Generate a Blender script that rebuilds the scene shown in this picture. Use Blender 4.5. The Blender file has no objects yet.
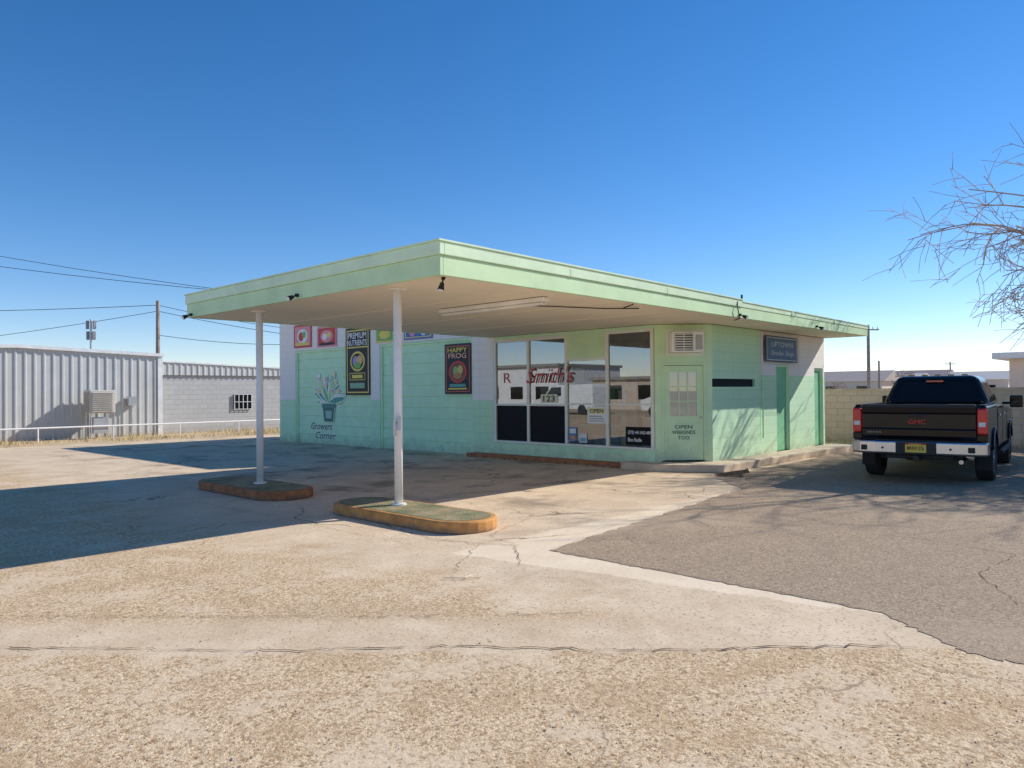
import bpy,bmesh,math,random
from mathutils import Vector,Matrix
random.seed(7)
sc=bpy.context.scene
COL=sc.collection
W={}
V=Vector
# ---------------------------------------------------------------- helpers
def par(o,p):
    if p is not None:
        o.parent=p
        o.matrix_parent_inverse=W.get(p.name,Matrix()).inverted()
def thing(name,label,cat,loc=(0,0,0),group=None,local=False,rot=0):
    e=bpy.data.objects.new(name,None); COL.objects.link(e)
    e.empty_display_size=.2
    e.location=loc; e.rotation_euler=(0,0,rot)
    if not local: W[e.name]=Matrix.Translation(V(loc))
    e["label"]=label; e["category"]=cat
    if group: e["group"]=group
    return e
def box(bm,x0,x1,y0,y1,z0,z1,M=None):
    c=[(x0,y0,z0),(x1,y0,z0),(x1,y1,z0),(x0,y1,z0),(x0,y0,z1),(x1,y0,z1),(x1,y1,z1),(x0,y1,z1)]
    v=[bm.verts.new(M@V(p) if M else p) for p in c]
    for f in ((0,3,2,1),(4,5,6,7),(0,1,5,4),(1,2,6,5),(2,3,7,6),(3,0,4,7)): bm.faces.new([v[i] for i in f])
    return v
def prism(bm,pts,axis,a,b,M=None):
    def P(p,t):
        q={'x':(t,p[0],p[1]),'y':(p[0],t,p[1]),'z':(p[0],p[1],t)}[axis]
        return M@V(q) if M else V(q)
    A=[bm.verts.new(P(p,a)) for p in pts]; Bv=[bm.verts.new(P(p,b)) for p in pts]
    n=len(pts); bm.faces.new(A); bm.faces.new(Bv[::-1])
    for i in range(n):
        bm.faces.new((A[i],Bv[i],Bv[(i+1)%n],A[(i+1)%n]))
def cyl(bm,p0,p1,r0,r1=None,n=12,caps=True):
    if r1 is None: r1=r0
    p0=V(p0);p1=V(p1);d=(p1-p0).normalized()
    a=d.orthogonal().normalized(); b=d.cross(a)
    A=[];B=[]
    for i in range(n):
        t=2*math.pi*i/n; o=a*math.cos(t)+b*math.sin(t)
        A.append(bm.verts.new(p0+o*r0)); B.append(bm.verts.new(p1+o*r1))
    for i in range(n): bm.faces.new((A[i],A[(i+1)%n],B[(i+1)%n],B[i]))
    if caps: bm.faces.new(A[::-1]); bm.faces.new(B)
def poly(bm,pts): return bm.faces.new([bm.verts.new(p) for p in pts])
def fin(name,bm,mat,parent=None,bevel=0,seg=2,smooth=False,label=None,kind=None,cat=None,group=None,recalc=True):
    if recalc: bmesh.ops.recalc_face_normals(bm,faces=bm.faces[:])
    me=bpy.data.meshes.new(name); bm.to_mesh(me); bm.free()
    for m in (mat if isinstance(mat,list) else [mat]): me.materials.append(m)
    if smooth:
        for p in me.polygons: p.use_smooth=True
    o=bpy.data.objects.new(name,me); COL.objects.link(o); par(o,parent)
    if bevel:
        md=o.modifiers.new("b",'BEVEL'); md.width=bevel; md.segments=seg; md.limit_method='ANGLE'; md.angle_limit=math.radians(40)
    if label: o["label"]=label
    if kind: o["kind"]=kind
    if cat: o["category"]=cat
    if group: o["group"]=group
    return o
def tubes(bm,pts,r,n=4):
    for a,b in zip(pts[:-1],pts[1:]): cyl(bm,a,b,r,r,n,False)
def cw(L,D): return (.7296*D+.6839*L, .6839*D-.7296*L)   # street-side frame -> station frame
# ---------------------------------------------------------------- materials
def nm(name):
    m=bpy.data.materials.new(name); m.use_nodes=True
    nt=m.node_tree; return m,nt,nt.nodes["Principled BSDF"]
def nd(nt,t,ins=None,**kw):
    n=nt.nodes.new(t)
    for k,v in kw.items(): setattr(n,k,v)
    if ins:
        for k,v in ins.items():
            if isinstance(v,bpy.types.NodeSocket): nt.links.new(v,n.inputs[k])
            else: n.inputs[k].default_value=v
    return n
def c4(c): return (c[0],c[1],c[2],1)
def noise(nt,vec,scale,detail=5,rough=.55,dist=0):
    return nd(nt,'ShaderNodeTexNoise',{'Vector':vec,'Scale':scale,'Detail':detail,'Roughness':rough,'Distortion':dist}).outputs['Fac']
def mr(nt,v,a,b,c=0,d=1,smooth=False):
    n=nd(nt,'ShaderNodeMapRange',{'Value':v,'From Min':a,'From Max':b,'To Min':c,'To Max':d})
    if smooth: n.interpolation_type='SMOOTHSTEP'
    return n.outputs['Result']
def mix(nt,f,a,b,mode='MIX'):
    n=nt.nodes.new('ShaderNodeMix'); n.data_type='RGBA'; n.blend_type=mode
    for k,v in ((0,f),(6,a),(7,b)):
        if isinstance(v,bpy.types.NodeSocket): nt.links.new(v,n.inputs[k])
        else: n.inputs[k].default_value=v if k==0 else c4(v)
    return n.outputs[2]
def mth(nt,op,a,b=0.0,c=None):
    n=nt.nodes.new('ShaderNodeMath'); n.operation=op
    for k,v in ((0,a),(1,b),(2,c)):
        if v is None: continue
        if isinstance(v,bpy.types.NodeSocket): nt.links.new(v,n.inputs[k])
        else: n.inputs[k].default_value=v
    return n.outputs[0]
def bump(nt,bs,h,strength,dist=.01,prev=None):
    b=nd(nt,'ShaderNodeBump',{'Height':h,'Strength':strength,'Distance':dist})
    if prev: nt.links.new(prev,b.inputs['Normal'])
    nt.links.new(b.outputs[0],bs.inputs['Normal']); return b.outputs[0]
def M(name,col,rough=.7,metal=0,var=.12,vs=2.5,bs=0,bscale=60,dirt=None,coat=0,spec=.5):
    m,nt,b=nm(name)
    b.inputs['Roughness'].default_value=rough; b.inputs['Metallic'].default_value=metal
    b.inputs['Specular IOR Level'].default_value=spec
    b.inputs['Coat Weight'].default_value=coat
    pos=nt.nodes.new('ShaderNodeNewGeometry').outputs['Position']
    n=noise(nt,pos,vs,3,.6)
    f=mr(nt,n,.3,.7,1-var,1+var)
    g=nd(nt,'ShaderNodeCombineXYZ',{0:f,1:f,2:f}).outputs[0]
    c=mix(nt,1.0,col,g,'MULTIPLY')
    if dirt:
        z=nt.nodes.new('ShaderNodeSeparateXYZ'); nt.links.new(pos,z.inputs[0])
        n2=noise(nt,pos,4,4,.65)
        h=mth(nt,'ADD',mr(nt,z.outputs[2],0,dirt[1],.75,0),mth(nt,'MULTIPLY',mth(nt,'SUBTRACT',n2,.5),1.2))
        c=mix(nt,mth(nt,'MULTIPLY',mr(nt,h,.25,.8),dirt[2]),c,dirt[0])
    nt.links.new(c,b.inputs['Base Color'])
    if bs: bump(nt,b,noise(nt,pos,bscale,2),bs,.01)
    return m
def blockmat(name,col,col2,mortar,split=None,bw=.4,bh=.2,bstr=.5,streak=.25,dirtc=(.36,.28,.2)):
    """painted or bare concrete block; split=(z, upper colour)"""
    m,nt,b=nm(name)
    pos=nt.nodes.new('ShaderNodeNewGeometry').outputs['Position']
    s=nt.nodes.new('ShaderNodeSeparateXYZ'); nt.links.new(pos,s.inputs[0])
    u=mth(nt,'ADD',s.outputs[0],s.outputs[1])
    vec=nd(nt,'ShaderNodeCombineXYZ',{0:u,1:s.outputs[2],2:0.0}).outputs[0]
    br=nd(nt,'ShaderNodeTexBrick',{'Vector':vec,'Color1':c4(col),'Color2':c4(col2),'Mortar':c4(mortar),'Scale':1.0,'Mortar Size':.006,'Mortar Smooth':.4,'Bias':0.0,'Brick Width':bw,'Row Height':bh})
    c=br.outputs['Color']
    if split:
        edge=mth(nt,'ADD',s.outputs[2],mth(nt,'MULTIPLY',noise(nt,pos,9,2),.02))
        up=mix(nt,br.outputs['Fac'],split[1],tuple(x*.9 for x in split[1]))
        c=mix(nt,mth(nt,'GREATER_THAN',edge,split[0]),c,up)
    sv=nd(nt,'ShaderNodeCombineXYZ',{0:mth(nt,'MULTIPLY',u,5),1:mth(nt,'MULTIPLY',s.outputs[2],.5),2:0.0}).outputs[0]
    st=mr(nt,noise(nt,sv,1.2,4,.6),.48,.8,0,streak)
    c=mix(nt,st,c,dirtc)
    n2=noise(nt,pos,5,4,.65)
    h=mth(nt,'ADD',mr(nt,s.outputs[2],0,.55,.7,0),mth(nt,'MULTIPLY',mth(nt,'SUBTRACT',n2,.5),1.0))
    c=mix(nt,mth(nt,'MULTIPLY',mr(nt,h,.25,.8),.55),c,dirtc)
    nt.links.new(c,b.inputs['Base Color']); b.inputs['Roughness'].default_value=.75
    bump(nt,b,mth(nt,'SUBTRACT',1.0,br.outputs['Fac']),bstr,.008)
    return m
GREEN=(.62,.91,.58); GREEN2=(.60,.89,.57); GMORT=(.52,.79,.48)
WHITE=(.95,.88,.80)
m_fascia=M("mint_fascia_paint",(.63,.82,.47),.55,var=.08,vs=1.6,bs=.15,bscale=14)
m_fascia_top=M("mint_flashing_paint",(.72,.88,.58),.45,var=.08,vs=2.5,bs=.3,bscale=6)
m_soffit=M("cream_soffit_paint",(.95,.85,.68),.75,var=.04,vs=1.2)
m_green=M("mint_wall_paint",(.64,.91,.60),.7,var=.05,vs=3,dirt=((.36,.30,.22),.5,.5))
m_greend=M("mint_door_paint",(.64,.85,.52),.55,var=.06,dirt=((.36,.32,.22),.8,.4))
m_dkgreen=M("green_door_paint",(.25,.60,.33),.6,var=.1)
m_wall_front=blockmat("block_wall_white_and_mint",GREEN,GREEN2,GMORT,(1.4,WHITE),streak=.10)
m_wall_side=blockmat("block_wall_mint",(.64,.90,.58),(.62,.88,.57),(.54,.79,.49),None,streak=.08)
m_wall_side2=blockmat("block_wall_mint_white_top",(.64,.90,.58),(.62,.88,.57),(.54,.79,.49),(1.95,WHITE),streak=.08)
m_white=M("white_post_paint",(.92,.90,.86),.45,var=.04,vs=5,dirt=((.5,.38,.26),.5,.45))
m_frame=M("window_frame_paint",(.82,.83,.73),.5,var=.06)
m_inner=M("interior_wall",(.50,.46,.38),.8)
m_black=M("black_panel",(.010,.010,.012),.55,spec=.15)
m_dark=M("dark_rubber",(.02,.02,.02),.8)
m_groove=M("board_groove",(.30,.48,.32),.8)
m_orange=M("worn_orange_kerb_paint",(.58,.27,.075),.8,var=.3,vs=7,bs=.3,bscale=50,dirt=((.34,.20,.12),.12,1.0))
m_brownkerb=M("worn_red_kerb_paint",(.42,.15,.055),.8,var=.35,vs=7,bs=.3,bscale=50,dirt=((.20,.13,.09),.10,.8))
m_conc=M("sidewalk_concrete",(.62,.49,.35),.9,var=.18,vs=3,bs=.3,bscale=50)
m_rust=M("rusty_steel",(.12,.075,.05),.8,var=.3)
m_galv=M("galvanised_metal",(.55,.56,.57),.4,.6,var=.1)
m_wood=M("weathered_pole_wood",(.34,.28,.23),.9,var=.3,vs=4)
m_cable=M("black_cable",(.015,.015,.018),.6)
m_lamp=M("lamp_housing_white",(.88,.88,.84),.4)
def mossmat():
    m,nt,b=nm("weathered_mossy_concrete")
    pos=nt.nodes.new('ShaderNodeNewGeometry').outputs['Position']
    a=noise(nt,pos,2.2,4,.65); f=noise(nt,pos,30,2,.7)
    c=mix(nt,mr(nt,a,.38,.6),(.17,.18,.08),(.40,.31,.17)); c=mix(nt,mr(nt,f,.45,.7,0,.6),c,(.12,.12,.06))
    nt.links.new(c,b.inputs['Base Color']); b.inputs['Roughness'].default_value=.95; bump(nt,b,f,.6,.02); return m
m_moss=mossmat()
def glassmat(name,tint,base,rough=0.0,trans=True,gl=(.95,.97,1,1)):
    m=bpy.data.materials.new(name); m.use_nodes=True; nt=m.node_tree; nt.nodes.clear()
    out=nt.nodes.new('ShaderNodeOutputMaterial')
    fr=nd(nt,'ShaderNodeFresnel',{'IOR':1.5}).outputs[0]
    f=mth(nt,'ADD',fr,base)
    t=nd(nt,'ShaderNodeBsdfTransparent',{'Color':c4(tint)}) if trans else nd(nt,'ShaderNodeBsdfDiffuse',{'Color':c4(tint)})
    g=nd(nt,'ShaderNodeBsdfGlossy',{'Color':gl,'Roughness':rough})
    ms=nt.nodes.new('ShaderNodeMixShader'); nt.links.new(f,ms.inputs[0]); nt.links.new(t.outputs[0],ms.inputs[1]); nt.links.new(g.outputs[0],ms.inputs[2])
    nt.links.new(ms.outputs[0],out.inputs[0]); return m
m_glass=glassmat("shop_window_glass",(.70,.74,.72),.20)
m_dkglass=glassmat("dark_tinted_glass",(.010,.011,.012),.0,.04,False,(.6,.6,.6,1))
_fl={}
def flat(col,rough=.6):
    k=tuple(col)
    if k not in _fl: _fl[k]=M("print_colour",col,rough,var=.05)
    return _fl[k]
# ground materials
def ground_paving():
    m,nt,b=nm("worn_forecourt_paving")
    pos=nt.nodes.new('ShaderNodeNewGeometry').outputs['Position']
    s=nt.nodes.new('ShaderNodeSeparateXYZ'); nt.links.new(pos,s.inputs[0])
    X,Y=s.outputs[0],s.outputs[1]
    big=noise(nt,pos,.35,4,.6,.4); med=noise(nt,pos,1.7,6,.68,.3); fine=noise(nt,pos,21,5,.78); gr=noise(nt,pos,90,2,.75)
    vo=nd(nt,'ShaderNodeTexVoronoi',{'Vector':pos,'Scale':60.0})
    peb=nd(nt,'ShaderNodeSeparateColor',{0:vo.outputs['Color']}).outputs[0]
    m0=mth(nt,'SUBTRACT',med,.5); b0=mth(nt,'SUBTRACT',big,.5); f0=mth(nt,'SUBTRACT',fine,.5)
    xx=mth(nt,'ADD',X,mth(nt,'MULTIPLY',b0,3.2))
    xx=mth(nt,'ADD',xx,mth(nt,'MULTIPLY',m0,2.6))
    rm=mr(nt,xx,4.9,3.5,0,1,True)      # 1 = eroded exposed aggregate
    d1=mth(nt,'ADD',mth(nt,'MULTIPLY',X,.7296),mth(nt,'MULTIPLY',Y,.6839))
    dd=mth(nt,'ADD',d1,mth(nt,'MULTIPLY',m0,.35))
    band=mth(nt,'MULTIPLY',mr(nt,dd,4.60,4.66,0,1),mr(nt,dd,5.15,5.4,1,0))
    pt=mr(nt,mth(nt,'ADD',med,mth(nt,'MULTIPLY',f0,.35)),.52,.60,0,.6)
    rm=mth(nt,'MAXIMUM',rm,mr(nt,dd,4.72,4.60,0,1))
    rm=mth(nt,'MULTIPLY',rm,mth(nt,'SUBTRACT',1.0,mth(nt,'MULTIPLY',band,.75)))
    rm=mth(nt,'MULTIPLY',rm,mth(nt,'SUBTRACT',1.0,pt))
    ag=mr(nt,mth(nt,'ADD',mth(nt,'MULTIPLY',peb,.45),mth(nt,'MULTIPLY',gr,.9)),.40,.95)
    cr=mix(nt,ag,(.42,.25,.125),(.97,.74,.47))
    cr=mix(nt,mr(nt,fine,.46,.62,0,.55),cr,(.90,.67,.43))
    cr=mix(nt,mr(nt,fine,.45,.36,0,.75),cr,(.33,.20,.11))
    cr=mix(nt,mr(nt,med,.48,.36,0,.6),cr,(.58,.38,.21))
    cr=mix(nt,mr(nt,big,.44,.34,0,.35),cr,(.54,.38,.225))
    cs=mix(nt,mr(nt,med,.3,.7),(.60,.44,.285),(.84,.66,.455))
    cs=mix(nt,mr(nt,gr,.35,.62,0,.3),cs,(.88,.70,.50))
    cs=mix(nt,mr(nt,fine,.52,.68,0,.45),cs,(.53,.38,.25))
    cs=mix(nt,mr(nt,peb,.88,.92,0,.45),cs,(.33,.235,.16))
    cs=mix(nt,mr(nt,big,.5,.72,0,.45),cs,(.52,.385,.265))
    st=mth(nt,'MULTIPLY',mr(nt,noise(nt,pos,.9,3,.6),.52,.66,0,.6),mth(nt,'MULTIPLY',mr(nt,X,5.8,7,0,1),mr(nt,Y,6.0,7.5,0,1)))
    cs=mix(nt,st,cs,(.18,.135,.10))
    c=mix(nt,rm,cs,cr)
    ed=mth(nt,'SUBTRACT',mth(nt,'ADD',mth(nt,'ADD',X,mth(nt,'MULTIPLY',m0,.25)),mth(nt,'MULTIPLY',f0,.10)),mth(nt,'ADD',5.02,mth(nt,'MULTIPLY',mth(nt,'SUBTRACT',5.6,Y),.165)))
    sm=mth(nt,'MULTIPLY',mr(nt,ed,-.02,.02),mth(nt,'MULTIPLY',mr(nt,Y,5.62,5.54),mr(nt,mth(nt,'ADD',Y,mth(nt,'MULTIPLY',f0,.4)),1.38,1.46)))
    sc_=mix(nt,mr(nt,med,.3,.7),(.82,.64,.44),(.95,.78,.57)); sc_=mix(nt,mr(nt,fine,.5,.68,0,.5),sc_,(.66,.49,.33))
    c=mix(nt,mth(nt,'MULTIPLY',sm,.85),c,sc_)
    dv=nd(nt,'ShaderNodeVectorMath',{0:pos,1:nd(nt,'ShaderNodeVectorMath',{0:nd(nt,'ShaderNodeTexNoise',{'Vector':pos,'Scale':1.6,'Detail':4.0}).outputs['Color'],'Scale':.8},operation='SCALE').outputs[0]},operation='ADD').outputs[0]
    ve=nd(nt,'ShaderNodeTexVoronoi',{'Vector':dv,'Scale':.30},feature='DISTANCE_TO_EDGE').outputs['Distance']
    ck=mr(nt,ve,.0012,.0044,1,0)
    ck=mth(nt,'MULTIPLY',mth(nt,'MULTIPLY',ck,mr(nt,big,.44,.54,0,.8)),mth(nt,'SUBTRACT',1.0,mth(nt,'MULTIPLY',rm,.7)))
    c=mix(nt,ck,c,(.18,.11,.07))
    nt.links.new(c,b.inputs['Base Color']); b.inputs['Roughness'].default_value=.93
    b.inputs['Specular IOR Level'].default_value=.15
    h=mth(nt,'ADD',mth(nt,'MULTIPLY',gr,.5),mth(nt,'MULTIPLY',fine,2.0))
    bump(nt,b,h,mr(nt,mth(nt,'MULTIPLY',rm,mth(nt,'SUBTRACT',1.0,sm)),0,1,.12,.6),.016)
    return m
def ground_asphalt():
    m,nt,b=nm("worn_asphalt")
    pos=nt.nodes.new('ShaderNodeNewGeometry').outputs['Position']
    big=noise(nt,pos,.3,4,.6,.4); med=noise(nt,pos,2.2,5,.68); gr=noise(nt,pos,90,2,.8); fi=noise(nt,pos,22,3,.75)
    vo=nd(nt,'ShaderNodeTexVoronoi',{'Vector':pos,'Scale':75.0}); peb=nd(nt,'ShaderNodeSeparateColor',{0:vo.outputs['Color']}).outputs[0]
    c=mix(nt,mr(nt,peb,.1,.95),(.25,.175,.115),(.54,.405,.275))
    c=mix(nt,mr(nt,gr,.45,.65,0,.5),c,(.58,.43,.295))
    c=mix(nt,mr(nt,med,.45,.7,0,.45),c,(.34,.25,.17))
    c=mix(nt,mr(nt,fi,.45,.36,0,.5),c,(.20,.145,.10))
    c=mix(nt,mr(nt,big,.5,.65,0,.55),c,(.55,.41,.28))
    dv=nd(nt,'ShaderNodeVectorMath',{0:pos,1:nd(nt,'ShaderNodeVectorMath',{0:nd(nt,'ShaderNodeTexNoise',{'Vector':pos,'Scale':2.0,'Detail':4.0}).outputs['Color'],'Scale':.6},operation='SCALE').outputs[0]},operation='ADD').outputs[0]
    ve=nd(nt,'ShaderNodeTexVoronoi',{'Vector':dv,'Scale':.36},feature='DISTANCE_TO_EDGE').outputs['Distance']
    ck=mth(nt,'MULTIPLY',mr(nt,ve,.0012,.0045,1,0),mr(nt,big,.48,.58,0,.7))
    c=mix(nt,ck,c,(.09,.065,.05))
    nt.links.new(c,b.inputs['Base Color']); b.inputs['Roughness'].default_value=.92; b.inputs['Specular IOR Level'].default_value=.15
    bump(nt,b,gr,.4,.010)
    return m
def ground_dirt():
    m,nt,b=nm("dry_dirt_ground")
    pos=nt.nodes.new('ShaderNodeNewGeometry').outputs['Position']
    a=noise(nt,pos,.12,5,.65); f=noise(nt,pos,2.5,5,.7)
    c=mix(nt,mr(nt,a,.35,.65),(.54,.36,.21),(.62,.47,.27))
    c=mix(nt,mr(nt,f,.45,.65,0,.6),c,(.40,.30,.15))
    nt.links.new(c,b.inputs['Base Color']); b.inputs['Roughness'].default_value=1
    return m
m_pave=ground_paving(); m_asph=ground_asphalt(); m_dirt=ground_dirt()
m_crack=M("crack_fill",(.13,.08,.052),1,var=.4,vs=12)
# ---------------------------------------------------------------- ground
def sheet(name,pts,z,mat,sub=0):
    bm=bmesh.new(); poly(bm,[(p[0],p[1],z) for p in pts]); bmesh.ops.triangulate(bm,faces=bm.faces[:]) if len(pts)>6 else None
    bmesh.ops.recalc_face_normals(bm,faces=bm.faces[:])
    for f in bm.faces:
        if f.normal.z<0: f.normal_flip()
    return fin(name,bm,mat,kind="structure",recalc=False)
def wobble(a,b,n,amp,seed=0):
    r=random.Random(seed); out=[]
    for i in range(n):
        t=i/n; out.append((a[0]+(b[0]-a[0])*t+r.uniform(-amp,amp)*(i>0),a[1]+(b[1]-a[1])*t+r.uniform(-amp,amp)*(i>0)))
    return out
sheet("ground",[(-1500,-1500),(1500,-1500),(1500,1500),(-1500,1500)],0,m_dirt)
sheet("forecourt_pavement",[(-40,-40),(21,-40),(23.9,-40),(23.9,12)]+wobble((20.5,12),(20.5,27.5),6,.1,1)+wobble((20.5,27.2),(-10,27.2),40,.35,2)+[(-40,27)],.004,m_pave)
q1=cw(2.72,4.52); q1b=cw(3.1,4.22); q2=cw(6.5,3.95); q3=cw(30,3.6)
sheet("asphalt_parking",wobble(q3,q2,60,.05,31)+wobble(q2,q1b,50,.045,32)+wobble(q1b,q1,12,.03,34)+wobble(q1,(5.70,1.75),22,.025,33)+wobble((5.70,1.75),(5.75,4.9),50,.022,3)+wobble((5.75,4.9),(11.4,5.6),50,.03,4)+wobble((11.4,5.6),(12.6,6.8),8,.04,5)+[(20.6,6.85),(23.8,7.2),(23.8,-18.6)],.008,m_asph)
pb=[cw(2.6-i*.5, 4.62+.010*i+.04*math.sin(i*1.3)) for i in range(20)]
def crack(pts,w,seed,z=.0125,m=None):
    r=random.Random(seed); bm=bmesh.new(); P=[]
    for a,b in zip(pts[:-1],pts[1:]):
        L=math.dist(a,b); n=max(2,int(L/.06))
        for i in range(n):
            t=i/n; P.append((a[0]+(b[0]-a[0])*t+r.uniform(-.022,.022),a[1]+(b[1]-a[1])*t+r.uniform(-.022,.022)))
    prev=None
    for i in range(len(P)-1):
        d=V((P[i+1][0]-P[i][0],P[i+1][1]-P[i][1],0)).normalized(); nn=V((-d.y,d.x,0))
        ww=w*r.uniform(.06,1.0)*.5
        q=V((P[i][0],P[i][1],z)); cur=(bm.verts.new(q+nn*ww),bm.verts.new(q-nn*ww))
        if prev: bm.faces.new((prev[0],prev[1],cur[1],cur[0]))
        prev=cur
    fin("pavement_crack",bm,m or m_crack,kind="structure")
crack(pb[::-1],.018,1)
crack([(5.72,1.9),(5.74,2.6),(5.76,4.9),(8,5.2),(11.4,5.62)],.007,3)
crack([(5.6,7.6),(5.35,6.2),(5.7,5.3),(5.0,4.6)],.013,5)
crack([(5.7,5.3),(5.9,5.9),(7.2,6.4)],.009,15)
crack([(4.9,11.8),(5.0,8),(5.0,5.6)],.007,6)
crack([(7.7,5.2),(7.9,8),(7.8,14),(7.8,20)],.010,7)
crack([(10.4,5.6),(10.3,9),(10.4,20)],.010,8)
crack([(5.9,9.2),(9,9.1),(13,9.15)],.008,9)
crack([cw(-3.1,6.6),cw(-2.2,6.0),cw(-1.9,5.5)],.008,12)
crack([cw(-6.5,5.7),cw(-3.5,5.45),cw(-1,5.35),cw(.6,5.4)],.009,14)
crack([(10.2,1.8),(8.8,2.5),(8.5,1.4),(7.4,1.5),(6.4,1.0)],.009,13)
# ---------------------------------------------------------------- flat art + lettering
def text(name,body,O,ux,uy,w,h,mat,parent,shear=0,bold=.015,off=0.0):
    cu=bpy.data.curves.new("t",'FONT'); cu.body=body; cu.size=1; cu.shear=shear; cu.offset=bold; cu.resolution_u=3
    ob=bpy.data.objects.new("t",cu); COL.objects.link(ob)
    dg=bpy.context.evaluated_depsgraph_get()
    me=bpy.data.meshes.new_from_object(ob.evaluated_get(dg)); bpy.data.objects.remove(ob)
    xs=[v.co.x for v in me.vertices]; ys=[v.co.y for v in me.vertices]
    sx=w/(max(xs)-min(xs)); sy=h/(max(ys)-min(ys)); x0=min(xs); y0=min(ys)
    ux=V(ux);uy=V(uy);n=ux.cross(uy)
    for v in me.vertices: v.co=V(O)+ux*((v.co.x-x0)*sx)+uy*((v.co.y-y0)*sy)+n*off
    me.materials.clear(); me.materials.append(mat)
    o=bpy.data.objects.new(name,me); COL.objects.link(o); par(o,parent); return o
def art(name,O,ux,uy,w,h,bg,draws,parent=None,label=None,cat=None,group=None,thick=.012,letter="lettering",st=.0012):
    """flat printed panel. draws in 0..1 panel coordinates"""
    O=V(O);ux=V(ux);uy=V(uy);n=ux.cross(uy)
    bm=bmesh.new(); mats=[]; 
    def mi(c):
        m=flat(c)
        if m not in mats: mats.append(m)
        return mats.index(m)
    if bg is not None:
        Mx=Matrix((( ux.x,uy.x,n.x,O.x),(ux.y,uy.y,n.y,O.y),(ux.z,uy.z,n.z,O.z),(0,0,0,1)))
        vs=box(bm,0,w,0,h,0,thick,Mx)
        k=mi(bg)
        for f in bm.faces: f.material_index=k
        base=thick
    else: base=0
    lay=1; T=[]
    for d in draws:
        z=base+st*lay
        if d[0]=='text': T.append((d,z)); continue
        if d[0]=='rect': P=[(d[1],d[2]),(d[3],d[2]),(d[3],d[4]),(d[1],d[4])]; col=d[5]
        elif d[0]=='disc':
            P=[(d[1]+d[3]*math.cos(t*math.pi/10),d[2]+d[4]*math.sin(t*math.pi/10)) for t in range(20)]; col=d[5]
        elif d[0]=='poly': P=d[1]; col=d[2]
        f=poly(bm,[O+ux*(p[0]*w)+uy*(p[1]*h)+n*z for p in P]); f.material_index=mi(col); lay+=1
        f.normal_update()
        if f.normal.dot(n)<0: f.normal_flip()
    o=fin(name,bm,mats or [flat(bg)],parent,label=label,cat=cat,group=group,recalc=False)
    for d,z in T:
        _,s,u0,v0,u1,v1,col=d[:7]; sh=d[7] if len(d)>7 else 0
        text(letter,s,O+ux*(u0*w)+uy*(v0*h)+n*(base+st*(lay+1)),ux,uy,(u1-u0)*w,(v1-v0)*h,flat(col),o,sh)
    return o
# ---------------------------------------------------------------- service station
ST=thing("service_station","mint green and white former service station with flat canopy","building",(13.15,10,0))
FX=13.15; RZ=2.95
def topz(x): return 3.34-.11*(x-5.7)/14.5
Y0,Y1,X0,X1=6.46,13.15,5.7,20.2
bm=bmesh.new(); prism(bm,[(X0+.04,RZ+.1),(X1-.04,RZ+.1),(X1-.04,topz(X1)-.03),(X0+.04,topz(X0)-.03)],'y',Y0+.04,Y1-.04)
roof=fin("roof",bm,M("roof_membrane",(.5,.48,.45),.9),ST)
bm=bmesh.new(); box(bm,X0+.05,X1-.05,Y0+.05,Y1-.05,RZ+.012,RZ+.1-.002)
fin("soffit",bm,m_soffit,roof)
for x in [7.55,9.4,11.25,14.9,16.7,18.5]:
    bm=bmesh.new(); box(bm,x-.02,x+.02,Y0+.06,(Y1-.06 if x<13 else 7.45),RZ+.004,RZ+.0115)
    fin("soffit_batten",bm,m_soffit,roof)
def fas(x,f): return RZ+(topz(x)-RZ)*f
bm=bmesh.new()
for (ya,yb) in ((Y0,Y0+.05),(Y1-.05,Y1)):
    prism(bm,[(X0+.05,RZ),(X1-.05,RZ),(X1-.05,fas(X1,.60)),(X0+.05,fas(X0,.60))],'y',ya,yb)
box(bm,X0,X0+.05,Y0,Y1,RZ,fas(X0,.60)); box(bm,X1-.05,X1,Y0,Y1,RZ,fas(X1,.60))
fin("fascia",bm,m_fascia,roof,bevel=.006)
bm=bmesh.new()
for (ya,yb) in ((Y0-.022,Y0+.045),(Y1-.045,Y1+.022)):
    prism(bm,[(X0+.05,fas(X0,.60)+.002),(13.2,fas(13.2,.60)+.002),(13.2,topz(13.2)),(X0+.05,topz(X0))],'y',ya,yb)
    prism(bm,[(13.2,fas(13.2,.60)+.002),(X1-.03,fas(X1,.60)+.002),(X1-.03,topz(X1)-.03),(13.2,topz(13.2)-.035)],'y',ya+.012*(1 if ya<8 else 0),yb-.012*(0 if ya<8 else 1))
box(bm,X0-.022,X0+.05,Y0-.022,Y1+.022,fas(X0,.60)+.002,topz(X0)); box(bm,X1-.03,X1+.02,Y0-.01,Y1+.01,fas(X1,.60)+.002,topz(X1)-.03)
fin("fascia_flashing",bm,m_fascia_top,roof,bevel=.008)
bm=bmesh.new()
prism(bm,[(X0-.035,topz(X0)+.001),(13.22,topz(13.22)+.001),(13.22,topz(13.22)+.022),(X0-.035,topz(X0)+.022)],'y',Y0-.036,Y0+.10)
box(bm,X0-.035,X0+.10,Y0+.10,Y1+.035,topz(X0)+.001,topz(X0)+.022)
prism(bm,[(X0+.1,topz(X0)+.001),(13.22,topz(13.22)+.001),(13.22,topz(13.22)+.022),(X0+.1,topz(X0)+.022)],'y',Y1-.1,Y1+.035)
prism(bm,[(13.22,topz(13.22)-.033),(X1+.03,topz(X1)-.029),(X1+.03,topz(X1)-.008),(13.22,topz(13.22)-.012)],'y',Y0-.022,Y0+.1)
fin("roof_edge_trim",bm,m_fascia_top,roof)
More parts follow.
